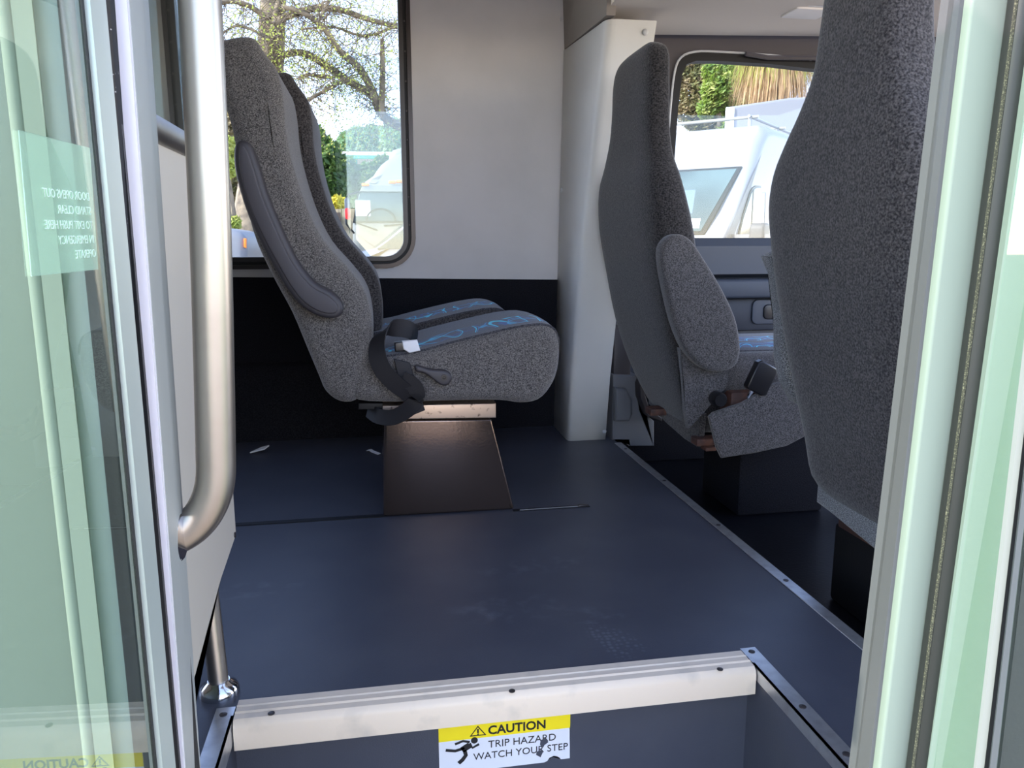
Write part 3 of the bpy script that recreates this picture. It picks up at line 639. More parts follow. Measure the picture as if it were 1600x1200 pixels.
# ------------------------------------------------------------ double passenger seat
YS = 1.93; SWD = .43
seat = thing('passenger_seat', 'double grey speckled passenger seat with blue swirl cushions on a black pedestal', 'bus seat', (.15, 2.3, 0))
backp = [(336, 66), (352, 57), (378, 53), (396, 57), (410, 78), (432, 110), (441, 150), (445, 200), (456, 255), (478, 322), (505, 375), (540, 415), (566, 448), (578, 480), (583, 520), (581, 560), (568, 600), (556, 628), (530, 630), (508, 614), (497, 590), (478, 545), (455, 490), (428, 440), (400, 382), (384, 330), (372, 290), (368, 250), (360, 200), (345, 150), (334, 105)]
bw = crom(P2(backp, YS), 3)
zmin, zmax = min(b for a, b in bw), max(b for a, b in bw)
def backpost(y0, y1, narrow=.05, head=.92):
    yc = (y0+y1)/2
    def f(p):
        t = max(0, (p.z-head)/(zmax-head)) if p.z > head else 0
        k = 1-narrow*2/(y1-y0)*min(1, t*1.6)
        u = (p.y-yc)/((y1-y0)/2)
        p.y = yc+(p.y-yc)*k
        return p
    return f
# the near back keeps its traced side, so it narrows from the far side only
def nb(p):
    t = max(0, (p.z-.92)/(zmax-.92)); p.y = YS+(p.y-YS)*(1-.12*min(1, t*1.6)); return p
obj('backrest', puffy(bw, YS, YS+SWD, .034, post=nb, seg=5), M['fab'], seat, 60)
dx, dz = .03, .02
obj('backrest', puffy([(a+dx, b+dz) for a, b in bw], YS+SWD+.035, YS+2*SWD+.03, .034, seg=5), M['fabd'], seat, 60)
cushp = [(560, 628), (548, 610), (560, 575), (590, 560), (650, 551), (700, 538), (760, 523), (810, 512), (848, 508), (869, 516), (877, 540), (874, 580), (862, 608), (843, 627), (815, 632), (780, 628), (700, 629), (620, 631)]
cw = crom(P2(cushp, YS), 3)
czt = max(b for a, b in cw); czb = min(b for a, b in cw)
def crown(y0, y1, h):
    def f(p):
        u = (p.y-y0)/(y1-y0); tt = (p.z-czb)/(czt-czb)
        p.z += h*max(0, tt)*math.sin(math.pi*max(0, min(1, u)))**.7; return p
    return f
M['pat'] = pattern_fabric('blue_swirl_seat_fabric', [YS+.105, YS+SWD+.14], .06)
def two_tone(bm, ylim):
    return bm
obj('cushion', puffy(cw, YS, YS+SWD-.0, .030, post=crown(YS, YS+SWD, .010), seg=5, mid=6), M['fab'], seat, 60)
# patterned top panels laid over the cushion tops
def toppanel(y0, y1, h, inset):
    bm = bmesh.new(); xs = [cw[0][0]]; 
    top = sorted([(a, b) for a, b in cw if b > czt-.075 and a > P2([(585, 560)], YS)[0][0]])
    nY = 10; rows = []
    for j in range(nY+1):
        y = y0+inset+(y1-y0-2*inset*.6)*j/nY; u = (y-y0)/(y1-y0); row = []
        for a, b in top:
            tt = (b-czb)/(czt-czb); row.append(bm.verts.new((a, y, b+h*tt*math.sin(math.pi*u)**.7+.0015)))
        rows.append(row)
    for A, B in zip(rows, rows[1:]):
        for i in range(len(top)-1): bm.faces.new((A[i], A[i+1], B[i+1], B[i]))
    g = bmesh.ops.extrude_face_region(bm, geom=bm.faces[:])
    for e in g['geom']:
        if isinstance(e, bmesh.types.BMVert): e.co.z -= .006
    return bm
obj('patterned_top', toppanel(YS, YS+SWD, .010, .014), M['pat'], seat, 50)
sh2 = .006
cw2 = [(a-.055, b+.006) for a, b in cw]
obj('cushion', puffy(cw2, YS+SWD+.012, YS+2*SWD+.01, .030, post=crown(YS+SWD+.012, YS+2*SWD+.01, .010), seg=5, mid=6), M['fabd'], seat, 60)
bm = toppanel(YS+SWD+.012, YS+2*SWD+.01, .010, .012)
for v_ in bm.verts: v_.co.x -= .055; v_.co.z += .006
obj('patterned_top', bm, M['pat'], seat, 50)
armp = [(374, 221), (367, 236), (370, 275), (390, 340), (425, 410), (460, 466), (492, 491), (520, 497), (535, 489), (534, 471), (517, 454), (492, 440), (466, 408), (442, 360), (418, 302), (402, 250), (390, 224)]
aw = crom(P2(armp, YS-.03), 3)
ar = obj('armrest', puffy(aw, YS-.045, YS+.004, .010), M['arm'], seat, 50)
inn = [(a, b) for a, b in offs(aw, .012)]
obj('armrest_inlay', puffy(inn, YS-.050, YS-.03, .004), mat('charcoal_inlay', (.055, .050, .056), .55, 0, None, .1, 300), ar, 50)
lev = P2([(648, 573), (653, 571), (672, 577), (692, 578), (703, 583), (706, 592), (699, 601), (688, 601), (676, 592), (662, 583), (650, 580)], YS-.015)
lv = obj('recline_lever', puffy(crom(lev, 3), YS-.022, YS+.006, .006), M['arm'], seat, 50)
pc = aY(694, 590, YS-.024); obj('pivot_screw', lathe([(.008, 0), (.008, -.003), (.004, -.003), (.003, -.001)], pc+Vector((0, .002, 0)), 'Y', 16), M['blackgl'], lv)
# frame bar, pedestal
q = P2([(592, 634), (775, 630), (775, 653), (598, 656)], 2.0)
obj('seat_frame', puffy(q, 2.0, 2.75, .003), M['tintmetal'], seat, 30)
q = P2([(560, 630), (598, 630), (598, 640), (560, 640)], 1.99); obj('frame_bracket', puffy(q, 1.99, 2.7, .002), M['black'], seat, 30)
tp = P2([(600, 656), (768, 654)], 2.035); bt = [aZ(599, 808), aZ(806, 800)]
bm = hexa(bmesh.new(), [(bt[0].x, bt[0].y, 0), (bt[1].x, bt[1].y+.02, 0), (bt[1].x-.02, 2.45, 0), (bt[0].x+.0, 2.45, 0)], [(tp[0][0], 2.035, tp[0][1]), (tp[1][0], 2.035, tp[1][1]), (tp[1][0]-.01, 2.4, tp[1][1]), (tp[0][0], 2.4, tp[0][1])], .008)
obj('pedestal', bm, M['ped'], seat, 40)
# wall-side leg
obj('wall_bracket', box((.03, 2.72, .28), (.26, 3.02, .36), .004), M['black'], seat)
# belt
def PB(l): return [tuple(aY(x, y, Y)) for x, y, Y in l]
pa = crom(PB([(648, 540, 2.02), (646, 520, 1.99), (630, 513, 1.965), (608, 514, 1.945), (592, 528, 1.925), (589, 552, 1.905), (598, 578, 1.90), (618, 600, 1.90), (638, 615, 1.905), (650, 632, 1.915)]), 4, False)
wd = []
for i, p_ in enumerate(pa):
    t_ = i/(len(pa)-1); wd.append(tuple(Vector((.25, 1, .1)).lerp(Vector((1, -.35, .75)), min(1, t_*2.0))))
blt = obj('seat_belt', ribbon(pa, wd, .046), M['belt'], seat, 60)
pb_ = crom(PB([(628, 592, 1.898), (646, 602, 1.896), (652, 618, 1.898), (642, 636, 1.905), (615, 652, 1.93), (590, 650, 1.97), (575, 640, 2.03)]), 4, False)
obj('belt_tail', ribbon(pb_, [(.35, -.2, 1)]*len(pb_), .040), M['belt'], blt, 60)
q = aY(642, 541, 1.945); obj('belt_tongue_tag', puffy(P2([(628, 533), (652, 531), (657, 548), (640, 552), (630, 546)], 1.935), 1.935, 1.95, .004), M['paper'], blt)
obj('belt_buckle', puffy(P2([(616, 535), (634, 533), (634, 549), (617, 550)], 1.94), 1.94, 1.96, .004), M['blackgl'], blt)
obj('belt_sleeve', puffy(P2([(615, 560), (640, 566), (664, 640), (640, 650), (625, 600)], 1.925), 1.915, 1.926, .003), M['belt'], blt)

# ------------------------------------------------------------ high-back front seats
def highback(name, rows, zs_, m, par, n=9, exp=3.2, sub=2):
    """rows: (z, x rear, thickness, y far, y near); superelliptic sections"""
    bm = bmesh.new(); rings = []; ns = 28
    for (z, xr, th, yf, yn) in rows:
        cx = xr+th/2; cy = (yf+yn)/2; hy = (yf-yn)/2; rg = []
        for k in range(ns):
            a = 2*math.pi*k/ns; ca, sa_ = math.cos(a), math.sin(a)
            rg.append(bm.verts.new((cx+th/2*math.copysign(abs(ca)**(2/exp), ca), cy+hy*math.copysign(abs(sa_)**(2/exp), sa_), z)))
        rings.append(rg)
    for A, B in zip(rings, rings[1:]):
        for i in range(ns): bm.faces.new((A[i], A[(i+1) % ns], B[(i+1) % ns], B[i]))
    bm.faces.new(rings[0][::-1]); bm.faces.new(rings[-1])
    o = obj(name, bm, m, par, 60); return o
def rows_interp(rows, n=4): return crom(rows, n, False)
# driver seat
ds = thing('driver_seat', 'dark grey high-backed driver seat facing the cab, beside the pale pillar', 'driver seat', (1.1, 2.33, -.12))
DR = []
tab = [(.10+.02, 1000, 1068, 606), (0, 0, 0, 0)]
def drow(py, pl_, pr_, pf, Yn, Yf):
    """py image row; pl_ far rear edge, pr_ near rear ridge, pf near front edge"""
    a = aY(pr_, py, Yn); b = aY(pl_, py, Yf); c = aY(pf, py, Yn)
    return a, b, c
drv = [  # z, x_rear, thickness, y_far, y_near
    (.165, .965, .10, 2.60, 2.20), (.20, .945, .13, 2.655, 2.17), (.336, .876, .15, 2.67, 2.12), (.48, .825, .155, 2.675, 2.09), (.66, .785, .145, 2.675, 2.075), (.80, .758, .145, 2.672, 2.075),
    (.92, .754, .118, 2.66, 2.095), (1.00, .765, .09, 2.62, 2.14), (1.08, .768, .082, 2.57, 2.165), (1.16, .768, .080, 2.55, 2.17), (1.23, .768, .078, 2.545, 2.175), (1.275, .770, .075, 2.53, 2.18), (1.300, .776, .060, 2.50, 2.195), (1.312, .785, .035, 2.45, 2.22)]
highback('backrest', rows_interp(drv, 3), None, M['fabr'], ds, exp=4.5)
da = crom(P2([(1034, 388), (1046, 370), (1064, 366), (1082, 376), (1100, 402), (1128, 448), (1150, 495), (1158, 535), (1156, 562), (1144, 577), (1118, 582), (1095, 573), (1072, 548), (1054, 505), (1042, 455), (1035, 418)], 2.03), 3)
obj('armrest', puffy(da, 2.03, 2.085, .014), M['fabm'], ds, 50)
q = crom(P2([(1003, 585), (1003, 608), (1030, 622), (1055, 640), (1073, 672), (1090, 655), (1135, 608), (1143, 575), (1090, 560), (1040, 565)], 2.08), 1)
obj('back_skirt', puffy(P2([(1064, 545), (1070, 602), (1072, 640), (1077, 671), (1092, 655), (1136, 606), (1143, 570), (1100, 545)], 2.07), 2.075, 2.10, 0), M['fabm'], ds, 30)
obj('rear_skirt', puffy([(2.14, .24), (2.60, .24), (2.60, .175), (2.42, .145), (2.26, .13), (2.16, .13)], .955, .975, .004, YZ), M['fabd'], ds, 30)
M['pat2'] = pattern_fabric('blue_swirl_cab_seat_fabric', [2.27, 2.42], .06, blue=(.035, .08, .20))
czz = aY(1185, 545, 2.2).z
obj('cushion', box((.98, 2.11, czz-.13), (1.48, 2.60, czz+.0), .04, 4), M['fabm'], ds, 60)
obj('patterned_top', box((1.05, 2.15, czz-.01), (1.44, 2.56, czz+.004), .004, 2), M['pat2'], ds, 60)
sk_ = P2([(1108, 652), (1115, 645), (1160, 630), (1210, 600), (1245, 590), (1260, 600), (1262, 680), (1230, 697), (1180, 708), (1128, 716), (1120, 700)], 2.03)
obj('side_skirt', puffy(sk_, 2.03, 2.045, .004), M['fabm'], ds, 30)
obj('seat_pan', box((1.02, 2.08, czz-.20), (1.45, 2.56, czz-.11), .008), M['rust'], ds)
obj('seat_base', box((1.12, 2.20, -.12), (1.42, 2.48, czz-.2), .01), M['carpet'], ds)
fq = aY(1012, 642, 2.45); obj('frame_foot', box((fq.x, 2.42, fq.z-.012), (fq.x+.09, 2.48, fq.z+.012), .004), M['rust'], ds)
fq = aY(1085, 690, 2.14); obj('frame_foot', box((fq.x, 2.12, fq.z-.010), (fq.x+.07, 2.17, fq.z+.012), .003), M['rust'], ds)
obj('slide_lever', box((fq.x+.02, 2.10, fq.z-.022), (fq.x+.055, 2.14, fq.z-.01), .003), M['rust'], ds)
kn = aY(1125, 625, 2.04); obj('recline_knob', lathe([(.022, .03), (.022, 0), (.018, -.008)], kn, 'Y', 20), M['blackgl'], ds)
bk = aY(1190, 592, 2.05)
bm = puffy(P2([(1186, 566), (1192, 563), (1216, 577), (1214, 586), (1198, 618), (1190, 619), (1170, 608), (1168, 604)], 2.02), 2.02, 2.05, .005)
bo = obj('belt_buckle', bm, M['blackgl'], ds, 40)
obj('buckle_stalk', tube([aY(1176, 608, 2.035), aY(1170, 620, 2.04), aY(1165, 640, 2.05)], .006, 8), M['chrome'], bo)
# front passenger seat
ps = thing('front_passenger_seat', 'large dark grey high-backed front passenger seat nearest the door', 'front seat', (1.1, 1.45, -.12))
prv = [(.155, 1.03, .10, 1.60, 1.26), (.20, 1.00, .14, 1.645, 1.235), (.295, .98, .16, 1.66, 1.22), (.42, .945, .17, 1.665, 1.215), (.54, .93, .17, 1.70, 1.21), (.645, .91, .16, 1.71, 1.205), (.75, .893, .155, 1.715, 1.205), (.83, .885, .15, 1.718, 1.205),
       (.90, .884, .14, 1.70, 1.21), (.96, .884, .13, 1.652, 1.23), (1.02, .884, .12, 1.592, 1.26), (1.085, .884, .115, 1.545, 1.28), (1.16, .885, .11, 1.53, 1.29), (1.25, .887, .11, 1.52, 1.30), (1.36, .89, .10, 1.51, 1.31), (1.40, .90, .07, 1.48, 1.34), (1.415, .91, .03, 1.45, 1.38)]
highback('backrest', rows_interp(prv, 3), None, M['fabd'], ps, exp=4.5)
obj('back_skirt', puffy([(1.62, .22), (1.62, .13), (1.56, .125), (1.30, .09), (1.20, .07), (1.20, .22)], 1.02, 1.13, .02, YZ), M['fabl'], ps, 50)
obj('armrest', puffy(P2([(1196, 400), (1208, 430), (1216, 500), (1216, 560), (1224, 598), (1240, 628), (1262, 640), (1300, 600), (1290, 450), (1240, 380)], 1.74), 1.715, 1.775, .015), M['fabl'], ps, 50)
obj('cushion', box((1.06, 1.22, .20), (1.55, 1.70, .36), .04, 4), M['fab'], ps, 60)
obj('seat_pan', box((1.075, 1.20, .075), (1.5, 1.60, .10), .006), M['rust'], ps)
obj('seat_base', box((1.08, 1.24, -.12), (1.45, 1.62, .08), .01), M['black'], ps)
obj('slide_rail', box((.98, 1.14, -.12), (1.5, 1.18, -.06), .004), M['blackgl'], ps)
# seat track bracket on the cab floor between the seats
p = aZ(1235, 770, -.12)
t = thing('floor_bracket', 'low black ribbed bracket on the cab floor between the two front seats', 'bracket', (p.x, p.y, -.12))
bm = box((p.x-.09, p.y-.05, -.12), (p.x+.14, p.y+.10, -.055), .006); obj('bracket_body', bm, M['blackgl'], t)
for k in range(4): obj('ridge', box((p.x-.02+k*.04, p.y-.04, -.058), (p.x-.005+k*.04, p.y+.09, -.048), .003), mat('navy_plastic', (.03, .034, .075), .35) if k == 0 else bpy.data.materials['navy_plastic'], t)
for a, b in ((-.07, -.02), (0, -.045)): obj('bolt', lathe([(.008, 0), (.008, .01), (.004, .012)], (p.x+a, p.y+b, -.056), 'Z', 10), M['tintmetal'], t)

# ------------------------------------------------------------ outside
GZ = -.60
gb = bmesh.new(); bmesh.ops.create_grid(gb, x_segments=2, y_segments=2, size=90)
for v_ in gb.verts: v_.co += Vector((0, 30, GZ))
struct('ground', gb, M['ground'], 0)

def leaves(cs, n, size, seed=1, flat=.5, droop=0):
    """cs: list of (centre, radii); random leaf quads filling lumpy ellipsoids"""
    rnd = random.Random(seed); bm = bmesh.new(); tot = sum(r[0]*r[2] for c, r in cs)
    for c, r in cs:
        k = int(n*r[0]*r[2]/tot)
        for _ in range(k):
            d = Vector((rnd.gauss(0, 1), rnd.gauss(0, 1), rnd.gauss(0, 1))).normalized()*(rnd.random()**.35)
            p = Vector(c)+Vector((d.x*r[0], d.y*r[1], d.z*r[2]))
            a = Vector((rnd.uniform(-1, 1), rnd.uniform(-1, 1), rnd.uniform(-1, 1)-droop)).normalized()*size*rnd.uniform(.6, 1.3)
            b = a.orthogonal().normalized()*size*flat*rnd.uniform(.6, 1.2)
            vs = [bm.verts.new(q) for q in (p-a, p+b, p+a, p-b)]; bm.faces.new(vs)
    return bm
# oak tree
TY = 19.
tree = thing('oak_tree', 'big spreading oak with sparse twigs beyond the passenger window', 'tree', aY(390, 395, TY))
def br(pts, r0, r1, Yo=0, bm=None):
    q = crom([tuple(aY(x, y, TY+Yo+(i*.12))) for i, (x, y) in enumerate(pts)], 4, False); n_ = len(q)
    return tube(q, [r0+(r1-r0)*i/(n_-1) for i in range(n_)], 8, bm), q
base = aY(392, 395, TY)
tb, tq = br([(385, 470), (388, 395), (392, 330), (402, 260), (415, 170), (422, 90), (425, 40), (430, -60), (440, -200)], .42, .26)
obj('trunk', tb, M['bark'], tree, 60)
BR = [([(428, 40), (447, 26), (492, 13), (530, 15), (575, 30), (624, 43), (680, 60)], .12, .06), ([(440, 10), (477, 22), (507, 45), (530, 79), (560, 105), (582, 142), (597, 180), (631, 199), (690, 215)], .07, .17),
      ([(418, 100), (432, 90), (470, 82), (507, 101), (545, 127), (582, 150), (598, 178)], .09, .13), ([(455, 160), (480, 156), (507, 142), (534, 127)], .04, .06), ([(597, 60), (598, 110), (596, 178)], .06, .11),
      ([(466, 124), (482, 117), (520, 122)], .05, .05), ([(320, 15), (340, 8), (357, 2), (387, 8), (420, 30)], .05, .09), ([(470, 46), (520, 42), (560, 55), (590, 52), (640, 30)], .03, .05), ([(330, 70), (370, 40), (420, 60)], .02, .05),
      ([(425, 60), (445, -20), (500, -60)], .12, .06), ([(500, 30), (520, -10), (560, -40)], .05, .03)]
allq = []
for pts, r0, r1 in BR:
    b_, q = br(pts, r0*.75, r1*.75, random.uniform(-.4, .4)); obj('branch', b_, M['bark'], tree, 60); allq += q
rnd = random.Random(3); tw = bmesh.new(); tips = []
for q in allq[:]:
    for _ in range(6):
        p = Vector(q); d = Vector((rnd.uniform(-1, 1), rnd.uniform(-.6, .6), rnd.uniform(-.9, .8))).normalized(); pts = [p]
        for s in range(5):
            d = (d+Vector((rnd.uniform(-.6, .6), rnd.uniform(-.4, .4), rnd.uniform(-.55, .45)))).normalized(); p = p+d*rnd.uniform(.15, .38); pts.append(p)
            if s > 1: tips.append(p)
        tube(pts, [.011, .008, .006, .005, .004, .002], 3, tw, False)
obj('twigs', tw, M['bark'], tree, 0)
bm = bmesh.new()
for p in tips:
    for _ in range(4 if rnd.random() < .5 else 0):
        q = p+Vector((rnd.gauss(0, .17), rnd.gauss(0, .17), rnd.gauss(0, .15))); a = Vector((rnd.uniform(-1, 1), rnd.uniform(-1, 1), rnd.uniform(-1, 1))).normalized()*.036; b = a.orthogonal().normalized()*.02
        bm.faces.new([bm.verts.new(z_) for z_ in (q-a, q+b, q+a, q-b)])
obj('foliage', bm, M['leafl'], tree, 0)
def bush(name, label, px, Y, mt, n, size, seed, cat='bush', stem=True, group=None):
    """px: list of (x, y, rx, ry) blobs in the view of the photo at depth Y"""
    cs = []
    for x, y, rx, ry in px:
        c = aY(x, y, Y); s = Y/1200*1.02; cs.append((c, (rx*s, max(rx, ry)*s*.8, ry*s)))
    b0 = Vector((cs[0][0].x, cs[0][0].y, GZ)); t = thing(name, label, cat, b0, group)
    o = obj('foliage', leaves(cs, n, size, seed), mt, t, 0)
    if stem: obj('stem', tube([b0, (b0+cs[0][0])/2+Vector((.1, 0, 0)), cs[0][0]], [.12, .08, .04], 8), M['bark'], t)
    return t
bush('bush', 'dense dark green bush beside the seat back through the passenger window', [(500, 265, 38, 50), (485, 215, 22, 22), (520, 300, 25, 35), (470, 300, 20, 40), (500, 360, 30, 45)], 22.6, M['leafd'], 9000, .12, 2)
bush('bush', 'sunlit yellow green bush at the left edge of the passenger window', [(352, 245, 18, 30), (360, 350, 14, 14)], 17.3, M['leafl'], 3000, .08, 3)
bush('bush', 'brown tangled bush below the oak branch at the left of the window', [(350, 205, 24, 28), (352, 300, 22, 50)], 22.2, M['leafb'], 3500, .11, 4)
bush('bush', 'green shrub between the white truck and the dark bush', [(575, 285, 22, 28), (600, 265, 18, 20), (545, 275, 12, 28)], 25., M['leafd'], 5000, .12, 5)
bush('distant_tree', 'pale green treetop above the low roof', [(560, 228, 30, 26), (585, 218, 20, 20)], 46., M['leaff'], 6000, .2, 6, 'tree')
bush('distant_tree', 'pale green treetop beside the white truck roof', [(620, 222, 24, 32)], 41., M['leaff'], 4000, .19, 8, 'tree')
bush('plant', 'small yellow leaved plant above the wooden fence', [(527, 316, 11, 9)], 21.1, mat('yellow_leaves', (.65, .55, .05), .7), 350, .09, 9, 'plant')
# fence
FY = 20.4
fn = thing('wooden_fence', 'tan weathered plank fence behind the white truck', 'fence', (aY(520, 380, FY).x, FY, GZ))
bm = bmesh.new(); x = -7
zt_ = aY(520, 326, FY).z
while x < 8:
    wv = .17; h_ = zt_+random.uniform(-.02, .02); bx(bm, (x, FY, GZ), (x+wv, FY+.02, h_)); x += wv+.012
obj('planks', bm, M['fence'], fn, 0)
for z in (GZ+.35, GZ+1.1, GZ+1.75): obj('rail', box((-7, FY-.04, z), (8, FY, z+.09)), M['fence'], fn, 0)
for px in (528, 350, 640): 
    p = aY(px, 380, FY-.1); obj('post', box((p.x-.10, FY-.14, GZ), (p.x+.10, FY-.04, zt_-.1)), M['postd'], fn, 0)
# low house / carport
HY = 30.
t = thing('carport', 'low pale roofed carport with green posts behind the bushes', 'carport', (aY(570, 300, HY).x, HY, GZ))
p0, p1 = aY(524, 241, HY), aY(660, 250, HY)
obj('roof', box((p0.x, HY-1, p1.z), (p1.x, HY+4, p0.z), .02), M['roof'], t, 0)
obj('gutter', box((p0.x, HY-1.08, p1.z-.1), (p1.x, HY-1.0, p1.z+.02)), M['gpost'], t, 0)
for px in (556, 610, 650): p = aY(px, 300, HY-.9); obj('post', box((p.x-.09, HY-.95, GZ), (p.x+.09, HY-.8, p1.z)), M['gpost'], t, 0)
obj('back_wall', box((p0.x+.3, HY+3, GZ), (p1.x, HY+3.1, p1.z)), M['roof'], t, 0)
# white truck
KY = 11.
tk = thing('white_truck', 'cream white cab-over truck with round wind deflector facing the bus', 'truck', (aY(645, 380, KY).x, KY, GZ))
xc = aY(648, 330, KY).x; px2 = KY/1200*1.0
def T(x, y, Y=KY): p = aY(x, y, Y); return p.x, p.z
def sym(pts, Y=KY):
    l = [T(x, y, Y) for x, y in pts]; return l+[(2*xc-a, b) for a, b in reversed(l)]
obj('cab', puffy(sym([(552, 470), (552, 400), (551, 380), (551, 352), (556, 320), (561, 300), (566, 295), (580, 291)]), KY, KY+1.9, .10, seg=4), M['cream'], tk, 50)
obj('roof_visor', puffy(sym([(562, 300), (566, 292), (580, 289)]), KY-.08, KY+.3, .01), M['cream'], tk, 50)
ws = sym([(554, 346), (557, 325), (561, 303), (568, 299)])
obj('windshield_gasket', puffy(offs(ws, -.02), KY-.012, KY+.05, .006), M['black'], tk)
obj('windshield', puffy(ws, KY-.02, KY+.05, .01), M['lglass'], tk)
dm = sym([(575, 291), (583, 274), (596, 254), (613, 241), (630, 233)])
obj('wind_deflector', puffy(crom(dm, 2), KY-.02, KY+1.3, .10, seg=5, post=lambda p: Vector((p.x, p.y+max(0, p.z-T(575, 291)[1])*.9, p.z))), M['cream'], tk, 60)
bt_ = sym([(613, 250), (613, 215), (620, 206), (634, 202)])
obj('box_body', puffy(sym([(530, 380), (530, 250), (540, 244)])if False else bt_, KY+2.0, KY+6, .12), M['cream'], tk, 60)
for x, y in ((571, 290), (613, 286), (625, 285)): p = T(x, y, KY-.05); obj('marker_light', box((p[0]-.05, KY-.10, p[1]-.01), (p[0]+.05, KY-.03, p[1]+.03), .01), M['orange'], tk)
p = T(566, 326); obj('windshield_paper', box((p[0]-.09, KY-.032, p[1]-.10), (p[0]+.11, KY-.026, p[1]+.11)), M['paper'], tk, 0)
bm = tube([Vector((T(595, 345)[0]+.33*math.cos(a)*.6, KY-.03, T(595, 345)[1]+.16*math.sin(a))) for a in [math.pi*k/10 for k in range(11)]], .012, 6); obj('steering_wheel', bm, M['black'], tk)
for pp in (((556, 348), (570, 353), (590, 360)), ((600, 353), (625, 351), (640, 349))): obj('wiper', tube([Vector((T(*q_)[0], KY-.05, T(*q_)[1])) for q_ in pp], .012, 6), M['black'], tk)
for wx in (-1, 1): obj('wheel', lathe([(.42, -.13), (.45, 0), (.42, .13)], (xc+wx*.78, KY+.9, GZ+.45), 'X', 24), M['black'], tk)
mm = T(542, 325, KY-.2)
ma_ = obj('mirror_arm', tube([Vector((T(562, 300, KY)[0], KY, T(562, 300, KY)[1])), Vector((T(545, 304, KY-.2)[0], KY-.2, T(545, 304, KY-.2)[1])), Vector((T(540, 312, KY-.2)[0], KY-.2, T(540, 312, KY-.2)[1])), Vector((T(541, 350, KY-.2)[0], KY-.2, T(541, 350, KY-.2)[1])), Vector((T(553, 364, KY)[0], KY, T(553, 364, KY)[1]))], .014, 6), M['black'], tk)
obj('mirror', puffy(rrect(*[v_ for v_ in (T(539, 330, KY-.2)[0], T(547, 330, KY-.2)[0])], T(540, 343, KY-.2)[1], T(540, 310, KY-.2)[1], .03), KY-.27, KY-.2, .01), M['grey'], ma_)
obj('mirror_back', puffy(rrect(T(539, 330, KY-.28)[0], T(547, 330, KY-.28)[0], T(540, 343, KY-.28)[1], T(540, 325, KY-.28)[1], .03), KY-.29, KY-.27, .005), M['red'], ma_)
# grey sedan in front of truck
CY = 7.5
cr = thing('grey_car', 'grey car with slanted windshield in the lower corner of the passenger window', 'car', (aY(640, 400, CY).x, CY, GZ))
pf = [T(x, y, CY) for x, y in ((500, 470), (505, 425), (530, 402), (553, 396), (584, 390), (605, 375), (632, 352), (652, 340), (720, 338), (750, 346), (770, 385), (778, 395), (780, 470))]
obj('body', puffy(pf, CY, CY+1.7, .08), M['bumpy'], cr, 50)
gf = [T(x, y, CY-.01) for x, y in ((588, 389), (606, 377), (630, 357), (655, 345), (715, 343), (740, 350), (750, 388))]
obj('side_glass', puffy(gf, CY-.012, CY+.03, .006), M['lglass'], cr, 30)
bm = hexa(bmesh.new(), [(T(586, 388, CY)[0]-.02, CY+.1, T(586, 388, CY)[1]+.005), (T(586, 388, CY)[0]-.02, CY+1.6, T(586, 388, CY)[1]+.005), (T(586, 388, CY)[0]+.05, CY+1.6, T(586, 388, CY)[1]), (T(586, 388, CY)[0]+.05, CY+.1, T(586, 388, CY)[1])],
          [(T(634, 350, CY)[0]-.02, CY+.15, T(634, 350, CY)[1]+.008), (T(634, 350, CY)[0]-.02, CY+1.5, T(634, 350, CY)[1]+.008), (T(634, 350, CY)[0]+.05, CY+1.5, T(634, 350, CY)[1]), (T(634, 350, CY)[0]+.05, CY+.15, T(634, 350, CY)[1])])
obj('windshield', bm, M['lglass'], cr, 30)
for dx_ in (.45, 1.3): obj('wheel', lathe([(.30, -.1), (.32, 0), (.30, .1)], (pf[0][0]+dx_, CY+.12, GZ+.32), 'Y', 20), M['black'], cr)
# white car at left
WY = 10.
wc = thing('white_car', 'front of a white car at the lower left of the passenger window', 'car', (aY(350, 400, WY).x, WY, GZ))
pf = [T(x, y, WY) for x, y in ((384, 470), (386, 395), (385, 372), (376, 362), (355, 357), (320, 352), (290, 330), (200, 328), (150, 352), (140, 470))]
obj('body', puffy(pf, WY, WY+1.7, .09), M['white'], wc, 50)
obj('headlight', puffy([T(x, y, WY-.01) for x, y in ((381, 372), (385, 373), (385, 388), (381, 386))], WY-.02, WY+.02, .005), M['orange'], wc)
obj('wheel', lathe([(.32, -.1), (.34, 0), (.32, .1)], (T(362, 395, WY)[0], WY+.08, GZ+.34), 'Y', 20), M['black'], wc)
obj('side_glass', puffy([T(x, y, WY) for x, y in ((312, 352), (288, 334), (205, 332), (190, 352))], WY-.012, WY+.02, .004), M['lglass'], wc)

# wires
for k, (y0, y1) in enumerate(((160, 205), (180, 222), (215, 240))):
    a, b = aY(470, y0, 36), aY(660, y1, 36); pts = [a.lerp(b, i/8)+Vector((0, 0, -.25*math.sin(math.pi*i/8))) for i in range(-4, 13)]
    tag(obj('overhead_wire', tube(pts, .012, 4), M['wire'], None), ('topmost', 'middle', 'lowest')[k]+' of the three overhead wires crossing the sky', 'wire', 'overhead wires')

# white van seen through the cab door window
V0 = aY(1140, 372, 8.0); vf = Vector((-.70, -.71, 0)).normalized(); vs_ = Vector((vf.y*-1, vf.x, 0))  # vs_: towards its visible flank
vn = thing('white_van', 'sunlit white high-roof cargo van seen through the cab door window', 'van', (V0.x, V0.y, GZ))
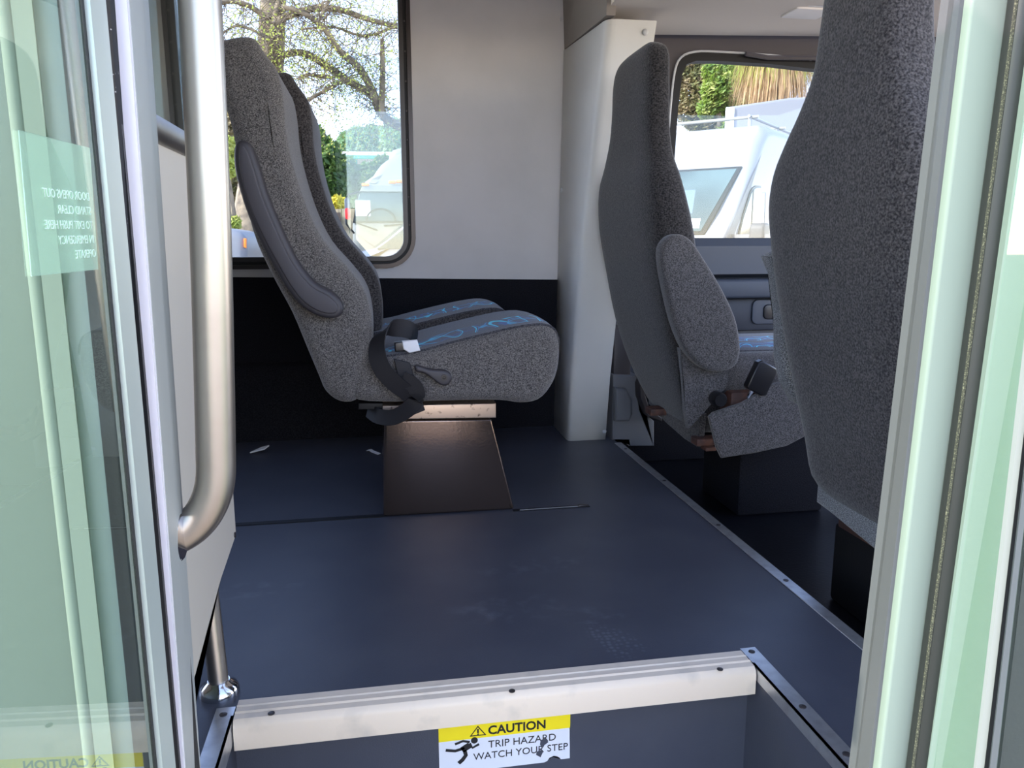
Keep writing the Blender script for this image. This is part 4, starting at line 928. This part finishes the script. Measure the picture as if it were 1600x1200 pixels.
# local frame: u back along length (0 = windshield base), v across (0 = visible flank, + away), z above V0.z
vb = -vf; va = Vector((vf.y, -vf.x, 0))
if va.dot(Vector((1, -1, 0))) > 0: va = -va
def VM(u, z, v): return V0+vb*u+va*v+Vector((0, 0, z))
H0 = GZ-V0.z
side = [(-1.0, H0+.35), (-.95, H0+.9), (-.75, -.28), (0, 0), (.72, .88), (.86, 1.06), (1.10, 1.25), (1.5, 1.34), (5.0, 1.34), (5.2, 1.22), (5.25, H0+.3)]
obj('body', puffy(crom(side, 3), 0, 1.95, .13, lambda a, b, c: VM(a, b, c), seg=5), M['white'], vn, 60)
nn_ = Vector((0, 0, 1))*.62-vb*.62
bm = bmesh.new()
wsp = [(.03, .037), (.66, .807)]
def WS(t, v, off): 
    u = wsp[0][0]+(wsp[1][0]-wsp[0][0])*t; z = wsp[0][1]+(wsp[1][1]-wsp[0][1])*t
    return VM(u, z, v)+(Vector((0, 0, 1))*.69-vb*.72)*off
for name, m_, o0, o1, ins in (('windshield_gasket', M['black'], -.01, .012, 0), ('windshield', M['lglass'], .0, .018, .05)):
    bm = bmesh.new(); hexa(bm, [WS(0+ins*.8, .30+ins, o0), WS(0+ins*.8, 1.70-ins, o0), WS(0+ins*.8, 1.70-ins, o1), WS(0+ins*.8, .30+ins, o1)], [WS(1-ins*.8, .12+ins, o0), WS(1-ins*.8, 1.78-ins, o0), WS(1-ins*.8, 1.78-ins, o1), WS(1-ins*.8, .12+ins, o1)])
    obj(name, bm, m_, vn, 0)
hd_ = bmesh.new(); 
obj('dash_tag', hexa(bmesh.new(), [WS(.08, .38, .019), WS(.08, .56, .019), WS(.08, .56, .021), WS(.08, .38, .021)], [WS(.22, .40, .019), WS(.22, .58, .019), WS(.22, .58, .021), WS(.22, .40, .021)]), M['paper'], vn, 0)
obj('seat_headrest', hexa(bmesh.new(), [WS(.30, .52, .0185), WS(.30, .95, .0185), WS(.30, .95, .020), WS(.30, .52, .020)], [WS(.66, .58, .0185), WS(.66, .88, .0185), WS(.66, .88, .020), WS(.66, .58, .020)]), M['dglass'], vn, 0)
sg = crom([(.28, .04), (.54, .42), (.68, .55), (.90, .58), (.99, .52), (1.02, .04), (.6, .0)], 2)
obj('side_window_gasket', puffy(offs(sg, -.025), -.012, .05, .003, lambda a, b, c: VM(a, b, c)), M['black'], vn, 30)
obj('side_window', puffy(sg, -.018, .04, .003, lambda a, b, c: VM(a, b, c)), M['lglass'], vn, 30)
obj('window_divider', puffy([(.66, .0), (.70, .0), (.70, .55), (.66, .53)], -.022, .0, 0, lambda a, b, c: VM(a, b, c)), M['black'], vn, 30)
obj('door_seam', ring2([(.12, -.05), (.62, .52), (1.2, .55), (1.25, -.5)], offs([(.12, -.05), (.62, .52), (1.2, .55), (1.25, -.5)], .008), -.004, .01, lambda a, b, c: VM(a, b, c)), M['grey'], vn, 0)
mr = obj('side_mirror', puffy(rrect(.12, .36, -.22, .16, .07), -.36, -.20, .03, lambda a, b, c: VM(a-.1, b, c)), mat('dull_grey_mirror_plastic', (.06, .058, .06), .6), vn, 50)
obj('mirror_arm', hexa(bmesh.new(), [VM(.05, .0, -.38), VM(.30, .0, -.38), VM(.30, .0, .02), VM(.05, .0, .02)], [VM(.05, .04, -.38), VM(.30, .04, -.38), VM(.30, .04, .02), VM(.05, .04, .02)]), mat('pale_grey_plastic_arm', (.14, .14, .145), .5), mr, 0)
for v_ in (.25, 1.7):
    obj('roof_rack_rail', tube([VM(1.2, 1.45, v_), VM(4.6, 1.45, v_)], .02, 8), M['white'], vn)
for u_ in (1.25, 2.4, 3.9): obj('roof_rack_bar', tube([VM(u_, 1.44, .15), VM(u_, 1.44, 1.8)], .02, 8), M['cream'], vn)
for u_ in (1.25, 2.4, 3.9):
    for v_ in (.25, 1.7): obj('rack_foot', tube([VM(u_, 1.24, v_), VM(u_, 1.45, v_)], .025, 8), M['white'], vn)
for u_ in (-.1, 3.9):
    c_ = VM(u_, 0, .1); obj('wheel', lathe([(.34, -.12), (.36, 0), (.34, .12)], (c_.x, c_.y, GZ+.36), 'X', 20), M['black'], vn)
# box truck behind the van
BY = 14.0
bt_ = thing('box_truck', 'white box truck body behind the white van, under the palm', 'truck', (aY(1230, 250, BY).x, BY, GZ))
q = [T(1133, 470, BY), T(1133, 172, BY), T(1140, 166, BY), T(1235, 152, BY), T(1400, 148, BY), T(1400, 470, BY)]
obj('box_body', puffy(q, BY, BY+2.3, .06, lambda a, b, c: Vector((a+(c-BY)*.55, c, b)), seg=3), M['white'], bt_, 50)
obj('corner_trim', box((T(1133, 200, BY)[0], BY-.02, T(0, 420, BY)[1]), (T(1146, 200, BY)[0], BY+.02, T(1150, 168, BY)[1]), .01), M['rivet'], bt_, 0)
obj('wheel', lathe([(.42, -.13), (.45, 0), (.42, .13)], (T(1300, 400, BY)[0], BY+.2, GZ+.45), 'Y', 24), M['black'], bt_)
# trees behind
bush('tree', 'brown dry leaved tree at the left of the cab door window', [(1085, 150, 36, 50), (1075, 110, 30, 30), (1110, 190, 40, 30), (1135, 105, 40, 22), (1175, 110, 40, 40), (1180, 165, 40, 25)], 21.5, M['leafb'], 15000, .085, 12, 'tree')
bush('tree', 'bright green leafy tree between the dry tree and the palm', [(1124, 140, 28, 34), (1150, 165, 26, 24), (1112, 112, 16, 14), (1135, 108, 15, 12), (1158, 130, 16, 18), (1105, 170, 16, 16), (1145, 205, 26, 26)], 19.6, mat('bright_green_leaves', (.13, .21, .045), .6, 0, ((.32, .34, .10), 3, .4, .6), trans=(.3, .45, .06)), 9000, .085, 13, 'tree')
bush('hedge', 'dark green hedge behind the wooden fence', [(340, 300, 60, 60), (460, 330, 60, 50), (560, 320, 60, 40)], 27.5, M['leafd'], 9000, .17, 22, 'hedge')
PY = 17.8
pm = thing('palm_tree', 'palm with hanging dry tan fronds above the white box truck', 'palm', aY(1235, 350, PY))
pc_ = aY(1216, 80, PY)
obj('trunk', tube([Vector((pc_.x, PY, GZ)), Vector((pc_.x+.05, PY, .9)), pc_], [.22, .2, .2], 12), M['bark'], pm)
def fronds(n, seed, green):
    rr_ = random.Random(seed); bm = bmesh.new()
    for _ in range(n):
        a = rr_.uniform(0, 2*math.pi); L_ = rr_.uniform(.9, 1.6); out = rr_.uniform(.3, 1.0) if not green else rr_.uniform(.7, 1.15)
        d = Vector((math.cos(a), math.sin(a)*.8, 0)); s = pc_+d*.15+Vector((0, 0, rr_.uniform(-.1, .5)))
        prev = None; w_ = rr_.uniform(.005, .012)
        for k in range(6):
            t_ = k/5; p = s+d*(out*math.sin(t_*1.5))+Vector((0, 0, -L_*t_**1.5 if not green else -.65*L_*t_**2.2)); sd__ = Vector((-d.y, d.x, 0))*w_*(1-t_*.7)
            cur = [bm.verts.new(p-sd__), bm.verts.new(p+sd__+Vector((0, 0, .006)))]
            if prev: bm.faces.new((prev[0], prev[1], cur[1], cur[0]))
            prev = cur
    return bm
obj('dry_fronds', fronds(2600, 5, False), M['palmdry'], pm, 0)
obj('green_fronds', fronds(700, 6, True), M['palmg'], pm, 0)
